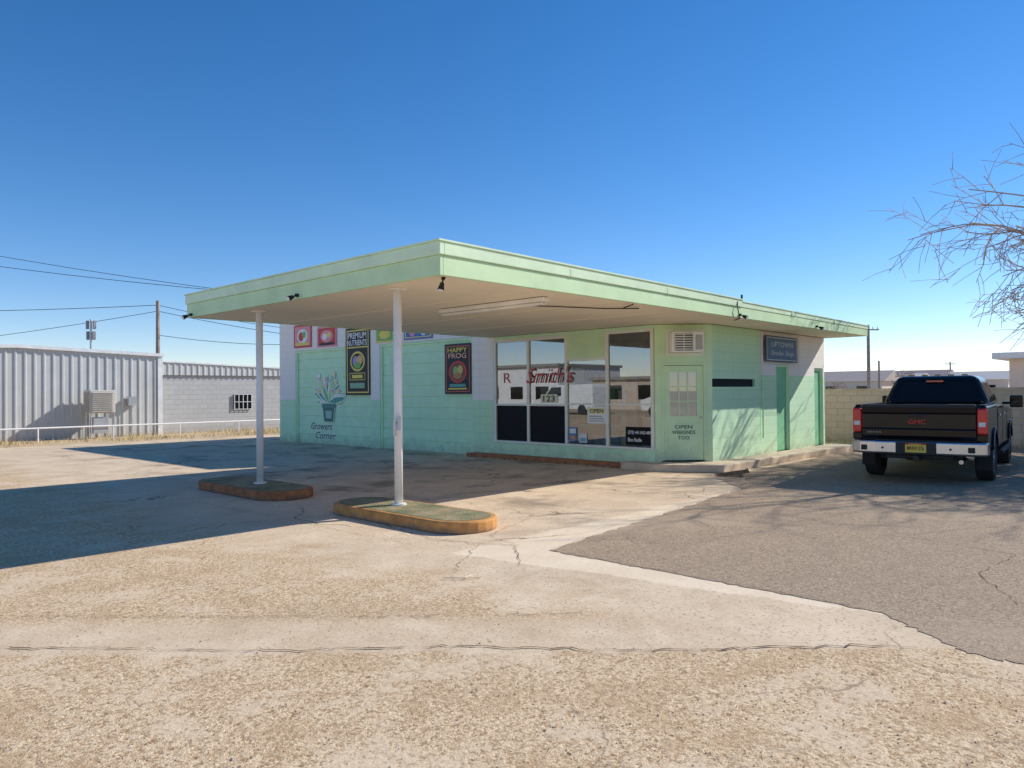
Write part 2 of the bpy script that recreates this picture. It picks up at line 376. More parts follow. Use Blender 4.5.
for x in (8.1,10.6,15.5,17.9):
    bm=bmesh.new(); box(bm,x-.03,x+.03,Y0-.026,Y0-.0225,fas(x,.62),topz(x)-.036); fin("flashing_seam",bm,m_fascia_top,roof)
for y in (8.9,11.3):
    bm=bmesh.new(); box(bm,X0-.026,X0-.0225,y-.03,y+.03,fas(X0,.62),topz(X0)-.01); fin("flashing_seam",bm,m_fascia_top,roof)
IH=.15; PX0=6.1
for y in (7.75,11.35):
    bm=bmesh.new(); cyl(bm,(PX0,y,IH),(PX0,y,RZ+.01),.055,.055,20); cyl(bm,(PX0,y,IH),(PX0,y,IH+.02),.10,.10,20); box(bm,PX0-.09,PX0+.09,y-.09,y+.09,RZ-.012,RZ+.008)
    p=fin("canopy_post",bm,m_white,ST)
    for f in p.data.polygons: f.use_smooth=len(f.vertices)==4 and abs(f.normal.z)<.1 and f.area>.01
    if y<8:
        bm=bmesh.new(); cyl(bm,(PX0-.05,y-.05,1.22),(PX0-.15,y-.1,1.22),.012,.012,8); cyl(bm,(PX0-.12,y-.08,1.05),(PX0-.12,y-.08,1.25),.02,.02,8); box(bm,PX0-.08,PX0-.03,y-.09,y-.05,1.12,1.3)
        fin("hose_hook",bm,m_galv,p)
# garage walls
bm=bmesh.new()
GZ=4.1; DX=.085
prism(bm,[(12.95,0),(13.7,0),(13.7,3.0),(17.55,3.0),(17.55,0),(17.98,0),(17.98,3.0),(22.1,3.0),(22.1,0),(23.1,0),(23.1,GZ),(13.15,GZ),(13.15,2.95),(12.95,2.95)],'x',FX,FX+.2)
fin("wall",bm,m_wall_front,ST,label="white front wall with mint green lower band")
bm=bmesh.new(); box(bm,FX+.2,20.1,13.18,23.1,0,GZ)
fin("wall",bm,m_wall_front,ST,label="rear garage block walls")
bm=bmesh.new(); box(bm,FX-.06,20.16,13.16,23.16,GZ,GZ+.09)
fin("roof",bm,M("garage_roof_edge",(.62,.58,.55),.7),ST)
for (ya,yb) in ((13.7,17.55),(17.98,22.1)):
    bm=bmesh.new()
    nP=10; hh=3.0/nP
    P=[(FX+DX+.06,0)]
    for i in range(nP):
        z0=i*hh; z1=z0+hh
        P+=[(FX+DX+.022,z0+.0005),(FX+DX+.022,z0+.006),(FX+DX,z0+.010),(FX+DX,z1-.010),(FX+DX+.022,z1-.006),(FX+DX+.022,z1-.0005)]
    P.append((FX+DX+.06,3.0)); prism(bm,P,'y',ya+.002,yb-.002)
    gd=fin("garage_door",bm,m_green,ST)
    bm=bmesh.new()
    prism(bm,[(ya+.002,0),(ya+.07,0),(ya+.07,2.93),(yb-.07,2.93),(yb-.07,0),(yb-.002,0),(yb-.002,2.998),(ya+.002,2.998)],'x',FX+.03,FX+DX-.002)
    fin("frame",bm,m_green,gd)
bm=bmesh.new(); box(bm,FX,FX+.15,8.34,12.95,.0,.38)
fin("wall",bm,m_green,ST,label="low mint green wall under the shop windows")
bm=bmesh.new(); box(bm,FX,FX+.15,8.34,12.95,2.88,2.95); fin("window_header",bm,m_green,ST)
# window assembly
bars=[12.90,11.81,10.66,9.53,8.40]
bm=bmesh.new()
for y in bars: box(bm,FX-.01,FX+.08,y-.035,y+.035,.43,2.88)
box(bm,FX-.05,FX+.10,8.34,12.94,.381,.43)
for (a,b) in ((bars[1]+.035,bars[0]-.035),(bars[2]+.035,bars[1]-.035)):
    box(bm,FX,FX+.07,a,b,1.27,1.32); box(bm,FX,FX+.07,a,b,2.8,2.88)
box(bm,FX,FX+.07,bars[3]+.035,bars[2]-.035,2.28,2.34)
box(bm,FX,FX+.07,bars[4]+.035,bars[3]-.035,2.82,2.88); box(bm,FX,FX+.07,bars[4]+.035,bars[3]-.035,1.30,1.335)
box(bm,FX,FX+.07,bars[3]+.035,bars[2]-.035,1.30,1.335)
win=fin("shop_window",bm,m_frame,ST,bevel=.004,label="row of tall shop windows with pale frames")
def pane(y0,y1,z0,z1,mat=m_glass,name="pane",x=FX+.03):
    bm=bmesh.new(); poly(bm,[(x,y0,z0),(x,y0,z1),(x,y1,z1),(x,y1,z0)]); return fin(name,bm,mat,win,recalc=False)
pane(bars[1]+.035,bars[0]-.035,1.32,2.8); pane(bars[2]+.035,bars[1]-.035,1.32,2.8)
pane(bars[1]+.035,bars[0]-.035,.43,1.27,m_black,"lower_panel"); pane(bars[2]+.035,bars[1]-.035,.43,1.27,m_black,"lower_panel")
pane(bars[3]+.035,bars[2]-.035,1.335,2.28); pane(bars[3]+.035,bars[2]-.035,.43,1.30)
pane(bars[4]+.035,bars[3]-.035,1.335,2.82); pane(bars[4]+.035,bars[3]-.035,.43,1.30)
bm=bmesh.new(); box(bm,FX+.005,FX+.06,bars[3]+.035,bars[2]-.035,2.34,2.88); fin("upper_panel",bm,m_greend,win)
UY=V((0,-1,0)); UZ=V((0,0,1))
red=flat((.55,.08,.07)); 
text("lettering","Smith's",(FX-.013,11.86,1.80),UY,UZ,1.42,.36,red,win,shear=.35,bold=0)
text("lettering","R",(FX+.024,12.62,1.82),UY,UZ,.24,.24,red,win,bold=.0)
text("lettering","(575) 441-042-489",(FX+.024,9.02,.68),UY,UZ,.56,.09,flat((.85,.85,.85)),win)
text("lettering","Boo Radle",(FX+.024,9.02,.54),UY,UZ,.34,.08,flat((.85,.85,.85)),win)
pane(8.44,9.08,.47,.85,m_black,"dark_panel",x=FX+.028)
art("number_plate",(FX+.022,11.43,1.34),UY,UZ,.5,.2,(.75,.72,.50),[('text',"123",.15,.15,.85,.85,(.02,.02,.02))],win,thick=.004)
art("open_sign",(FX+.022,10.07,.9),UY,UZ,.5,.36,(.85,.85,.8),[('rect',.05,.58,.95,.93,(.85,.78,.4)),('text',"OPEN",.14,.64,.86,.88,(.03,.03,.03)),('rect',.1,.12,.9,.18,(.4,.4,.4)),('rect',.1,.26,.9,.32,(.4,.4,.4)),('rect',.1,.40,.8,.46,(.4,.4,.4))],label="white and yellow paper open sign taped inside window glass",cat="sign")
art("notice",(FX+.022,10.6,.5),UY,UZ,.22,.3,(.1,.25,.55),[('rect',.1,.55,.9,.9,(.8,.8,.8)),('rect',.2,.1,.8,.4,(.7,.3,.1))],label="small blue and white leaflet taped inside window",cat="notice")
art("notice",(FX+.022,10.3,.47),UY,UZ,.2,.2,(.8,.8,.75),[('rect',.1,.1,.9,.5,(.15,.45,.55))],label="small white and teal leaflet taped inside window",cat="notice")
# interior
bm=bmesh.new(); box(bm,16.9,17.0,7.66,13.15,.15,2.93); fin("interior_wall",bm,m_inner,ST)
bm=bmesh.new(); box(bm,FX+.16,16.9,7.66,13.15,.0,.15); fin("floor",bm,M("interior_floor",(.25,.22,.2),.6),ST)
bm=bmesh.new(); box(bm,FX+.16,16.9,13.15,13.175,.15,2.93); fin("interior_wall",bm,m_inner,ST)
SH=thing("display_shelf","white shop display shelf with coloured bottles and boxes","shelf",(14.3,10.5,.15))
bm=bmesh.new(); box(bm,14.5,14.55,9.7,12.6,.15,1.9); fin("back_board",bm,m_lamp,SH)
rr=random.Random(21)
for z in (.3,.8,1.3,1.8):
    bm=bmesh.new(); box(bm,14.1,14.498,9.7,12.6,z,z+.03); fin("shelf_board",bm,m_lamp,SH)
    y=9.75
    while y<12.4:
        wv=rr.uniform(.12,.3); h=rr.uniform(.15,.36)
        if rr.random()<.7:
            bm=bmesh.new(); box(bm,14.18,14.4,y,y+wv,z+.032,z+.032+h); o=fin("carton",bm,flat(rr.choice([(.7,.1,.08),(.8,.8,.78),(.1,.3,.6),(.8,.6,.1),(.1,.4,.15)])),None,bevel=.01)
            o["label"]="small coloured product carton standing on shop shelf"; o["category"]="box"; o["group"]="cartons on the shop shelf"
        y+=wv+.08
CT=thing("counter","white shop counter inside the office","counter",(14.6,9,.15))
bm=bmesh.new(); box(bm,14.3,14.8,8.3,9.4,.15,1.05); fin("cabinet",bm,m_lamp,CT,bevel=.01)
bm=bmesh.new(); box(bm,14.25,14.85,8.25,9.45,1.052,1.09); fin("counter_top",bm,m_wood,CT,bevel=.008)
# chamfered entrance
e=V((.70711,-.70711,0)); n=V((-.70711,-.70711,0)); O=V((FX,8.33,0)); CL=1.174
CM=Matrix(((e.x,-n.x,0,O.x),(e.y,-n.y,0,O.y),(0,0,1,0),(0,0,0,1)))  # x along wall, y inward
bm=bmesh.new(); prism(bm,[(0,.15),(.13,.15),(.13,2.17),(1.04,2.17),(1.04,.15),(CL,.15),(CL,2.95),(0,2.95)],'y',0,.14,CM)
fin("wall",bm,m_greend,ST,label="angled entrance wall at the corner")
bm=bmesh.new(); box(bm,-.01,CL+.01,-.012,.14,0,.149,CM); fin("threshold",bm,m_conc,ST)
bm=bmesh.new()
prism(bm,[(.13,.17),(.175,.17),(.175,2.12),(.995,2.12),(.995,.17),(1.04,.17),(1.04,2.168),(.13,2.168)],'y',-.02,.06,CM)
fr=fin("door_frame",bm,m_greend,ST,bevel=.004)
bm=bmesh.new()
prism(bm,[(.178,.18),(.992,.18),(.992,2.11),(.86,2.11),(.86,1.08),(.31,1.08),(.31,1.98),(.859,1.98),(.859,2.11),(.178,2.11)],'y',.02,.06,CM)
box(bm,.27,.90,.008,.0195,.30,.92,CM)
door=fin("door",bm,m_greend,ST,label="mint green entrance door with nine small panes")
bm=bmesh.new()
for i in range(1,3):
    x=.311+.548*i/3; box(bm,x-.012,x+.012,.018,.045,1.081,1.979,CM)
    z=1.081+.898*i/3; box(bm,.311,.859,.0185,.0445,z-.012,z+.012,CM)
fin("glazing_bar",bm,m_greend,door)
bm=bmesh.new(); poly(bm,[CM@V(p) for p in ((.311,.035,1.081),(.859,.035,1.081),(.859,.035,1.979),(.311,.035,1.979))]); fin("pane",bm,m_glass,door,recalc=False)
bm=bmesh.new(); box(bm,.30,.87,.065,.07,1.06,2.0,CM); fin("added_pane_backing",bm,M("added_backing_white",(.93,.93,.92),.8,var=.02),door)  # white sheet added behind the glass so the door panes look bright
bm=bmesh.new(); cyl(bm,CM@V((.93,.02,1.05)),CM@V((.93,-.04,1.05)),.012,.012,10); cyl(bm,CM@V((.93,-.04,1.05)),CM@V((.93,-.065,1.05)),.03,.026,14); fin("handle",bm,m_galv,door)
text("lettering","OPEN",CM@V((.40,.004,.82)),e,UZ,.36,.075,flat((.05,.14,.09)),door)
text("lettering","WEEKENDS",CM@V((.34,.004,.71)),e,UZ,.48,.075,flat((.05,.14,.09)),door)
text("lettering","TOO",CM@V((.46,.004,.60)),e,UZ,.24,.075,flat((.05,.14,.09)),door)
# side walls
SY=7.5
bm=bmesh.new()
prism(bm,[(13.985,0),(16.2,0),(16.2,2.95),(13.985,2.95),(13.985,1.84),(15.95,1.84),(15.95,1.67),(13.985,1.67)],'y',SY,SY+.15)
fin("wall",bm,m_wall_side,ST,label="mint green side wall with narrow slot window")
bm=bmesh.new(); box(bm,13.99,15.949,SY+.06,SY+.08,1.67,1.84); sw=fin("window",bm,m_black,ST)
bm=bmesh.new(); box(bm,13.97,15.97,SY-.03,SY+.05,1.635,1.668); fin("sill",bm,m_green,sw)
bm=bmesh.new()
prism(bm,[(16.2,0),(17.13,0),(17.13,2.2),(17.87,2.2),(17.87,0),(19.42,0),(19.42,2.15),(20.0,2.15),(20.0,0),(20.1,0),(20.1,2.95),(16.2,2.95)],'y',SY+.03,SY+.18)
fin("wall",bm,m_wall_side2,ST,label="side wall, mint green below and white above")
for a,b,h in ((17.13,17.87,2.2),(19.42,20.0,2.15)):
    bm=bmesh.new(); box(bm,a+.003,b-.003,SY+.10,SY+.15,.15,h-.003); d=fin("side_door",bm,m_dkgreen,ST)
    bm=bmesh.new(); 
    prism(bm,[(a+.003,.152),(a+.05,.152),(a+.05,h-.055),(b-.05,h-.055),(b-.05,.152),(b-.003,.152),(b-.003,h-.006),(a+.003,h-.006)],'y',SY+.06,SY+.098)
    fin("frame",bm,m_green,d)
    bm=bmesh.new(); cyl(bm,(a+.12,SY+.10,1.05),(a+.12,SY+.04,1.05),.022,.028,10); fin("handle",bm,m_galv,d)
bm=bmesh.new(); box(bm,17.0,20.08,SY+.19,13.14,0,2.94); fin("wall",bm,m_wall_side2,ST,label="rear rooms of the station")
for (x,z0,z1) in ((16.32,.5,2.9),(18.42,2.1,2.93)):
    bm=bmesh.new(); tubes(bm,[(x,SY-.0,z0),(x,SY-.0,z1)],.018,8); fin("conduit",bm,m_wall_side2,ST)
# mural on the garage door boards
PX=FX+DX-.003
mur=[]
r=random.Random(5)
def leaf(cx,cy,a,l,w):
    dx,dy=math.cos(a),math.sin(a)
    return [(cx,cy),(cx+dx*l*.35-dy*w,cy+dy*l*.35+dx*w),(cx+dx*l*.75-dy*w*.7,cy+dy*l*.75+dx*w*.7),(cx+dx*l,cy+dy*l),(cx+dx*l*.75+dy*w*.7,cy+dy*l*.75-dx*w*.7),(cx+dx*l*.35+dy*w,cy+dy*l*.35-dx*w)]
for i in range(22):
    a=math.radians(-4+188*((i*7)%22)/21+r.uniform(-6,6)); l=r.uniform(.34,.62)
    mur.append(('poly',leaf(.5,.36,a,l*1.06,.082),(.90,.95,.84)))
    mur.append(('poly',leaf(.5,.36,a,l,.055),[(.45,.74,.30),(.22,.55,.28),(.62,.80,.38),(.12,.40,.30)][i%4]))
for i in range(12):
    cx=.5+r.uniform(-.38,.38); cy=.68+r.uniform(-.14,.26); c=[(.92,.82,.30),(.93,.93,.88),(.85,.42,.45),(.90,.58,.22)][i%4]
    mur.append(('disc',cx,cy,.065,.052,(.93,.93,.88))); mur.append(('disc',cx,cy,.048,.038,c))
mur.append(('poly',[(.32,-.01),(.68,-.01),(.74,.29),(.26,.29)],(.82,.90,.80)))
mur.append(('poly',[(.34,.0),(.66,.0),(.72,.28),(.28,.28)],(.05,.20,.16)))
mur.append(('rect',.25,.26,.75,.33,(.09,.28,.22)))
mur.append(('poly',[(.40,.06),(.60,.06),(.62,.2),(.38,.2)],(.35,.6,.5)))
art("mural",(PX,21.0,.72),UY,UZ,1.5,1.70,None,mur,ST,label="painted potted plant mural",st=.0005)
for (w_,yy,zz,ww,hh_) in (("Growers",21.3,.46,1.2,.22),("Corner",21.05,.17,1.15,.22)):
    text("mural_lettering",w_,(PX-.001,yy+.02,zz-.012),UY,UZ,ww+.04,hh_+.025,flat((.90,.95,.84)),ST,shear=.3,bold=.05)
    text("mural_lettering",w_,(PX-.004,yy,zz),UY,UZ,ww,hh_,flat((.05,.16,.12)),ST,shear=.3,bold=.01)
def poster(ya,yb,z0,z1,bg,draws,label,x=FX-.014):
    w=ya-yb; return art("poster",(x,ya,z0),UY,UZ,w,z1-z0,bg,draws,label=label,cat="poster",group="posters on the garage wall",thick=.01)
K=(.03,.03,.035); Rd=(.66,.07,.06); Pk=(.85,.34,.36); Yl=(.90,.70,.14); Gn=(.22,.52,.15); Wh=(.88,.86,.82); Bl=(.08,.18,.5)
poster(22.15,21.1,3.1,3.84,Rd,[('rect',.06,.08,.94,.92,Pk),('disc',.5,.5,.3,.32,Wh),('disc',.42,.48,.14,.2,Rd),('disc',.6,.56,.1,.14,Gn),('rect',.12,.1,.88,.22,Yl)],"small pink and red poster with pale round design on white wall")
poster(20.76,19.68,3.06,3.7,Pk,[('rect',.06,.08,.94,.92,Rd),('disc',.5,.52,.32,.3,Pk),('disc',.4,.5,.12,.16,Wh),('disc',.62,.58,.1,.13,Yl),('rect',.12,.08,.88,.2,K)],"small red and pink poster with round pale fruit shapes")
poster(19.2,17.98,1.55,3.55,K,[('rect',.05,.03,.95,.97,Yl),('rect',.08,.05,.92,.95,K),('rect',.08,.70,.92,.72,Yl),('text',"PREMIUM",.12,.84,.88,.93,Wh),('text',"NUTRIENTS",.10,.735,.90,.82,Wh),('disc',.5,.50,.3,.15,Yl),('disc',.5,.50,.25,.12,K),('disc',.42,.5,.12,.08,(.5,.35,.6)),('disc',.6,.52,.12,.07,(.8,.5,.2)),('disc',.5,.44,.14,.05,Gn),('rect',.18,.22,.82,.33,Yl),('rect',.2,.23,.8,.32,K),('rect',.28,.25,.72,.30,Yl),('rect',.2,.10,.8,.18,(.3,.5,.3))],"tall black poster with yellow border and round emblem")
poster(17.7,16.85,3.05,3.5,Yl,[('rect',.06,.1,.94,.9,Gn),('disc',.5,.5,.3,.3,Yl)],"small green and yellow poster under the canopy edge")
poster(16.4,15.2,3.06,3.42,Bl,[('rect',.04,.12,.96,.88,Yl),('rect',.08,.2,.92,.8,Bl),('disc',.3,.5,.1,.25,Pk),('disc',.7,.5,.1,.25,Wh)],"wide blue and yellow banner poster under the canopy edge")
poster(14.75,13.75,1.56,2.86,K,[('rect',.05,.04,.95,.96,(.6,.14,.08)),('rect',.08,.06,.92,.94,K),('text',"HAPPY",.13,.83,.87,.92,Yl),('text',"FROG",.16,.71,.84,.81,(.9,.5,.35)),('disc',.5,.44,.34,.22,Rd),('disc',.5,.44,.28,.18,(.2,.1,.05)),('disc',.42,.46,.1,.09,(.3,.5,.2)),('disc',.6,.48,.1,.09,(.75,.5,.15)),('disc',.5,.36,.16,.06,(.5,.25,.1)),('rect',.2,.14,.8,.2,(.12,.4,.35)),('rect',.15,.09,.85,.12,Yl)],"black poster with red and yellow emblem on garage wall",x=FX+.018)
art("wall_sign",(16.4,SY-.03,2.25),(1,0,0),(0,0,1),1.75,.6,(.05,.09,.15),[('rect',.02,.05,.98,.95,(.55,.58,.58)),('rect',.035,.09,.965,.91,(.10,.17,.26)),('text',"UPTOWN",.16,.58,.84,.78,(.50,.56,.58)),('text',"Smoke Shop",.14,.20,.86,.44,(.50,.56,.58),.3)],label="faded dark blue rectangular sign with pale border on side wall",cat="sign",thick=.03)
# AC unit
AC=thing("air_conditioner","white window air conditioner mounted above the entrance door","air conditioner",tuple(CM@V((.60,0,2.35))))
bm=bmesh.new(); prism(bm,[(.29,2.37),(.93,2.37),(.93,2.78),(.29,2.78)],'y',-.30,-.001,CM)
fin("housing",bm,M("appliance_white",(.90,.88,.80),.5),AC,bevel=.02,seg=3)
bm=bmesh.new()
prism(bm,[(.23,2.31),(.99,2.31),(.99,2.84),(.23,2.84),(.23,2.785),(.935,2.785),(.935,2.365),(.285,2.365),(.285,2.784),(.23,2.784)],'y',-.03,-.001,CM); fin("mounting_frame",bm,m_frame,AC)
bm=bmesh.new(); box(bm,.325,.72,-.3025,-.3005,2.40,2.75,CM); fin("grille_recess",bm,M("recess_grey",(.12,.12,.12),.7),AC)
m_gw=M("grille_white",(.78,.77,.70),.5)
bm=bmesh.new()
for i in range(3): x=.33+i*.186; box(bm,x,x+.014,-.316,-.303,2.40,2.75,CM)
for i in range(7):
    z=2.42+i*.05; box(bm,.33,.716,-.314,-.304,z,z+.02,CM)
fin("grille",bm,m_gw,AC)
bm=bmesh.new(); box(bm,.76,.90,-.304,-.301,2.42,2.72,CM); fin("control_panel",bm,M("panel_grey",(.45,.44,.40),.5),AC)
FL=thing("fluorescent_light","long bare white fluorescent strip light on the soffit","ceiling light",(8.15,8,2.95))
bm=bmesh.new(); box(bm,8.08,8.22,6.95,9.2,RZ-.06,RZ+.003); fin("housing",bm,m_lamp,FL,bevel=.01)
for x in (8.12,8.19):
    bm=bmesh.new(); cyl(bm,(x,7.0,RZ-.085),(x,9.15,RZ-.085),.018,.018,10); fin("tube",bm,m_lamp,FL)
def floodlight(p,d,s=.75):
    T=thing("security_light","small black security floodlight on the canopy fascia","light",p,group="security lights along the canopy edge")
    p=V(p); d=V(d)
    bm=bmesh.new(); cyl(bm,p,p+d*.06*s,.035*s,.03*s,12); cyl(bm,p+d*.05*s,p+d*.10*s+V((0,0,-.04))*s,.012*s,.012*s,8); fin("bracket",bm,m_dark,T)
    bm=bmesh.new(); q=p+d*.10*s+V((0,0,-.03))*s; cyl(bm,q,q+(d*.11+V((0,0,-.05)))*s,.03*s,.055*s,14); fin("lamp_head",bm,m_dark,T)
    bm=bmesh.new(); q2=q+(d*.112+V((0,0,-.051)))*s; cyl(bm,q2,q2+(d*.11+V((0,0,-.05))).normalized()*.006,.048*s,.048*s,14); fin("lens",bm,m_lamp,T)
floodlight((5.70,9.5,3.0),(-1,0,0)); floodlight((5.70,12.95,2.99),(-1,0,0)); floodlight((5.9,6.62,2.96),(-.3,0,-.6)); floodlight((13.1,6.46,3.0),(0,-1,0)); floodlight((16.8,6.46,3.0),(0,-1,0))
bm=bmesh.new(); tubes(bm,[(9.65,6.48,2.93),(9.8,6.8,2.9),(10.2,6.75,2.93),(9.9,7.2,2.94),(9.0,7.6,2.94),(8.2,7.9,2.93)],.009,6); fin("soffit_cable",bm,m_cable,ST)
bm=bmesh.new(); tubes(bm,[(13.0,6.44,3.25),(12.95,6.41,3.1),(13.05,6.42,2.93),(13.2,6.6,2.92)],.01,6); fin("fascia_cable",bm,m_cable,ST)
bm=bmesh.new(); cyl(bm,(13.3,6.5,3.24),(13.3,6.5,3.40),.02,.02,8); fin("cable_mast",bm,m_cable,ST)
bm=bmesh.new(); cyl(bm,(14.5,14.5,GZ+.09),(14.5,14.5,GZ+.5),.08,.08,10); cyl(bm,(14.5,14.5,GZ+.5),(14.5,14.5,GZ+.6),.14,.10,10); fin("vent_pipe",bm,m_galv,ST)
# pump islands
def island(name,yc0,yc1,xc,hw,kerbm,label):
    T=thing(name,label,"kerb island",(xc,(yc0+yc1)/2,0),group="old pump islands under the canopy")
    def outline(inset=0):
        P=[]; R=hw-inset; 
        for i in range(13):
            t=math.pi*i/12; P.append((xc+R*math.cos(t),yc1-hw+R*math.sin(t)))
        for i in range(13):
            t=math.pi+math.pi*i/12; P.append((xc+R*math.cos(t),yc0+hw+R*math.sin(t)))
        return P
    bm=bmesh.new(); prism(bm,outline(),'z',0,IH-.004); fin("kerb",bm,kerbm,T,bevel=.03,seg=3)
    bm=bmesh.new(); prism(bm,outline(.07),'z',IH-.01,IH); fin("island_top",bm,m_moss,T)
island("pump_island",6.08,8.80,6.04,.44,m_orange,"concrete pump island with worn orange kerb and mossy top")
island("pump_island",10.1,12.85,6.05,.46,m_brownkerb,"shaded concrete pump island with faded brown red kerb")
bm=bmesh.new()
prism(bm,[(12.72,8.9),(12.72,8.1),(13.35,6.93),(20.5,6.9),(20.5,7.53),(16.2,7.53),(16.2,7.5),(13.98,7.5),(13.15,8.33),(13.148,8.9)],'z',0,.148)
fin("sidewalk",bm,m_conc,kind="structure",bevel=.015)
bm=bmesh.new(); box(bm,12.82,13.148,8.902,13.6,0,.10); fin("kerb",bm,m_brownkerb,kind="structure",bevel=.012)
T=thing("steel_ramp","rusty steel ramp plate lying against the kerb of the walkway","ramp",(12.9,7.0,0))
bm=bmesh.new(); Mx=Matrix.Translation((13.0,6.75,.012))@Matrix.Rotation(math.radians(-62),4,'Z')@Matrix.Rotation(math.radians(-9),4,'Y')
for k in range(3): box(bm,-.45,.45,-.25+k*.19,-.16+k*.19,0,.02,Mx)
box(bm,-.45,-.40,-.25,.22,.021,.04,Mx); box(bm,.40,.45,-.25,.22,.021,.04,Mx); fin("plate",bm,m_rust,T)
# ---------------------------------------------------------------- pickup truck (local: +x forward, rear at x=0)
hd=math.radians(6.2)
TR=thing("pickup_truck","black crew cab pickup truck with chrome bumper on asphalt","pickup truck",(13.76,3.64,.009),local=True,rot=hd)
m_paint=M("black_car_paint",(.007,.007,.008),.14,var=.02,coat=.1,spec=.3)
m_chrome=M("chrome",(.55,.55,.57),.24,1,var=.05)
m_plas=M("black_trim_plastic",(.02,.02,.021),.6)
m_redl=M("red_lamp_lens",(.70,.015,.015),.2,coat=.4)
m_tyre=M("tyre_rubber",(.022,.021,.02),.85)
m_alloy=M("alloy_wheel",(.5,.5,.52),.3,.8)
RW,FW,WR=1.22,4.88,.47
def arch(cx,r,z,a0,a1,n=12): return [(cx+r*math.cos(a0+(a1-a0)*i/n),z+r*math.sin(a0+(a1-a0)*i/n)) for i in range(n+1)]
zc=.40
aa=math.asin((.56-zc)/WR)
def archpts(cx): return arch(cx,WR,zc,math.pi-aa,aa)
for s in (-1,1):
    bm=bmesh.new()
    pts=[(.03,.62),(.03,.56)]+archpts(RW)+[(1.86,.56),(1.86,1.305),(.03,1.30)]
    prism(bm,pts,'y',s*.86,s*1.0)
    fin("bed_side",bm,m_paint,TR,bevel=.055,seg=5)
    bm=bmesh.new(); a,b=sorted((s*.87,s*.965)); box(bm,.05,1.85,a,b,1.297,1.322); fin("bed_rail",bm,m_plas,TR,bevel=.01)
    for cx in (RW,FW):
        bm=bmesh.new(); O1=arch(cx,WR+.055,zc,math.pi-aa*.8,aa*.8,16); I1=arch(cx,WR-.005,zc,aa,math.pi-aa,16)
        ya,yb=(.985,1.03) if s>0 else (-1.03,-.985)
        prism(bm,O1+I1,'y',ya,yb); fin("wheel_arch_trim",bm,m_paint,TR,bevel=.015)
bm=bmesh.new(); box(bm,.05,1.85,-.86,.86,.72,.78); fin("bed_floor",bm,m_plas,TR)
bm=bmesh.new(); box(bm,1.80,1.855,-.86,.86,.781,1.30); fin("bed_bulkhead",bm,m_plas,TR)
bm=bmesh.new(); prism(bm,[(.0,.74),(-.02,.80),(-.022,.90),(-.005,.93),(-.005,1.16),(-.022,1.19),(-.03,1.27),(-.02,1.31),(.06,1.315),(.06,.74)],'y',-.845,.845)
tg=fin("tailgate",bm,m_paint,TR,bevel=.010,seg=3)
bm=bmesh.new(); prism(bm,[(-.032,1.275),(-.035,1.325),(.065,1.33),(.065,1.317)],'y',-.83,.83); fin("spoiler",bm,m_plas,tg)
bm=bmesh.new(); box(bm,-.016,-.0052,-.13,.13,1.12,1.165); fin("handle",bm,m_plas,tg,bevel=.004)
text("lettering","GMC",(-.010,.13,1.0),(0,-1,0),UZ,.26,.07,flat((.9,.04,.04)),tg,bold=.0)
text("lettering","SIERRA",(-.024,.76,.84),(0,-1,0),UZ,.22,.028,flat((.4,.4,.42),.3),tg,bold=0)
for s in (-1,1):
    bm=bmesh.new(); a,b=sorted((s*.855,s*1.0)); box(bm,-.012,.10,a,b,.84,1.26); tl=fin("tail_light",bm,m_redl,TR,bevel=.03,seg=4)
    bm=bmesh.new(); a,b=sorted((s*.88,s*.975)); box(bm,-.018,-.011,a,b,.97,1.04); fin("reversing_lamp",bm,M("clear_lens",(.7,.7,.7),.2),tl)
    bm=bmesh.new(); a,b=sorted((s*.85,s*1.0)); box(bm,0.0,.06,a,b,.735,.838); fin("corner_panel",bm,m_paint,TR,bevel=.01)
bm=bmesh.new()
P=[(-.16,-.62),(-.16,.62),(-.13,.86),(-.06,1.0),(.16,1.02),(.16,.95),(.0,.93),(.0,-.93),(.16,-.95),(.16,-1.02),(-.06,-1.0),(-.13,-.86)]
prism(bm,P,'z',.50,.715); bp=fin("rear_bumper",bm,m_chrome,TR,bevel=.03,seg=3)
bm=bmesh.new(); box(bm,-.15,-.0,-.60,.60,.716,.735); fin("step_pad",bm,m_plas,bp,bevel=.006)
bm=bmesh.new(); box(bm,-.168,-.158,-.30,.30,.50,.70); fin("plate_recess",bm,m_plas,bp,bevel=.004)
for s in (-1,1):
    bm=bmesh.new(); a,b=sorted((s*.74,s*.84)); box(bm,-.152,-.10,a,b,.55,.64); fin("corner_step",bm,m_plas,bp,bevel=.01)
    bm=bmesh.new(); cyl(bm,(-.165,s*.5,.60),(-.155,s*.5,.60),.02,.02,10); fin("parking_sensor",bm,m_plas,bp)
art("licence_plate",(-.172,.155,.535),(0,-1,0),(0,0,1),.31,.155,(.80,.64,.10),[('rect',.0,.82,1,1,(.55,.05,.03)),('text',"NEW MEXICO",.2,.84,.8,.96,Yl),('text',"MNW 076",.1,.22,.9,.68,(.35,.04,.03))],bp,thick=.004)
bm=bmesh.new(); box(bm,-.14,.2,-.04,.04,.40,.48); box(bm,.1,.2,-.5,.5,.42,.47); fin("tow_hitch",bm,m_plas,TR)
bm=bmesh.new()
pts=[(1.90,.50),(FW-.46,.50)]+[p for p in archpts(FW)]+[(5.62,.52),(5.80,.62),(5.84,1.05),(5.70,1.15),(4.45,1.24),(1.90,1.29)]
prism(bm,pts,'y',-1.0,1.0)
fin("cab_body",bm,m_paint,TR,bevel=.06,seg=5)
bm=bmesh.new(); box(bm,.2,5.4,-.6,.6,.40,.56); fin("chassis",bm,m_dark,TR)
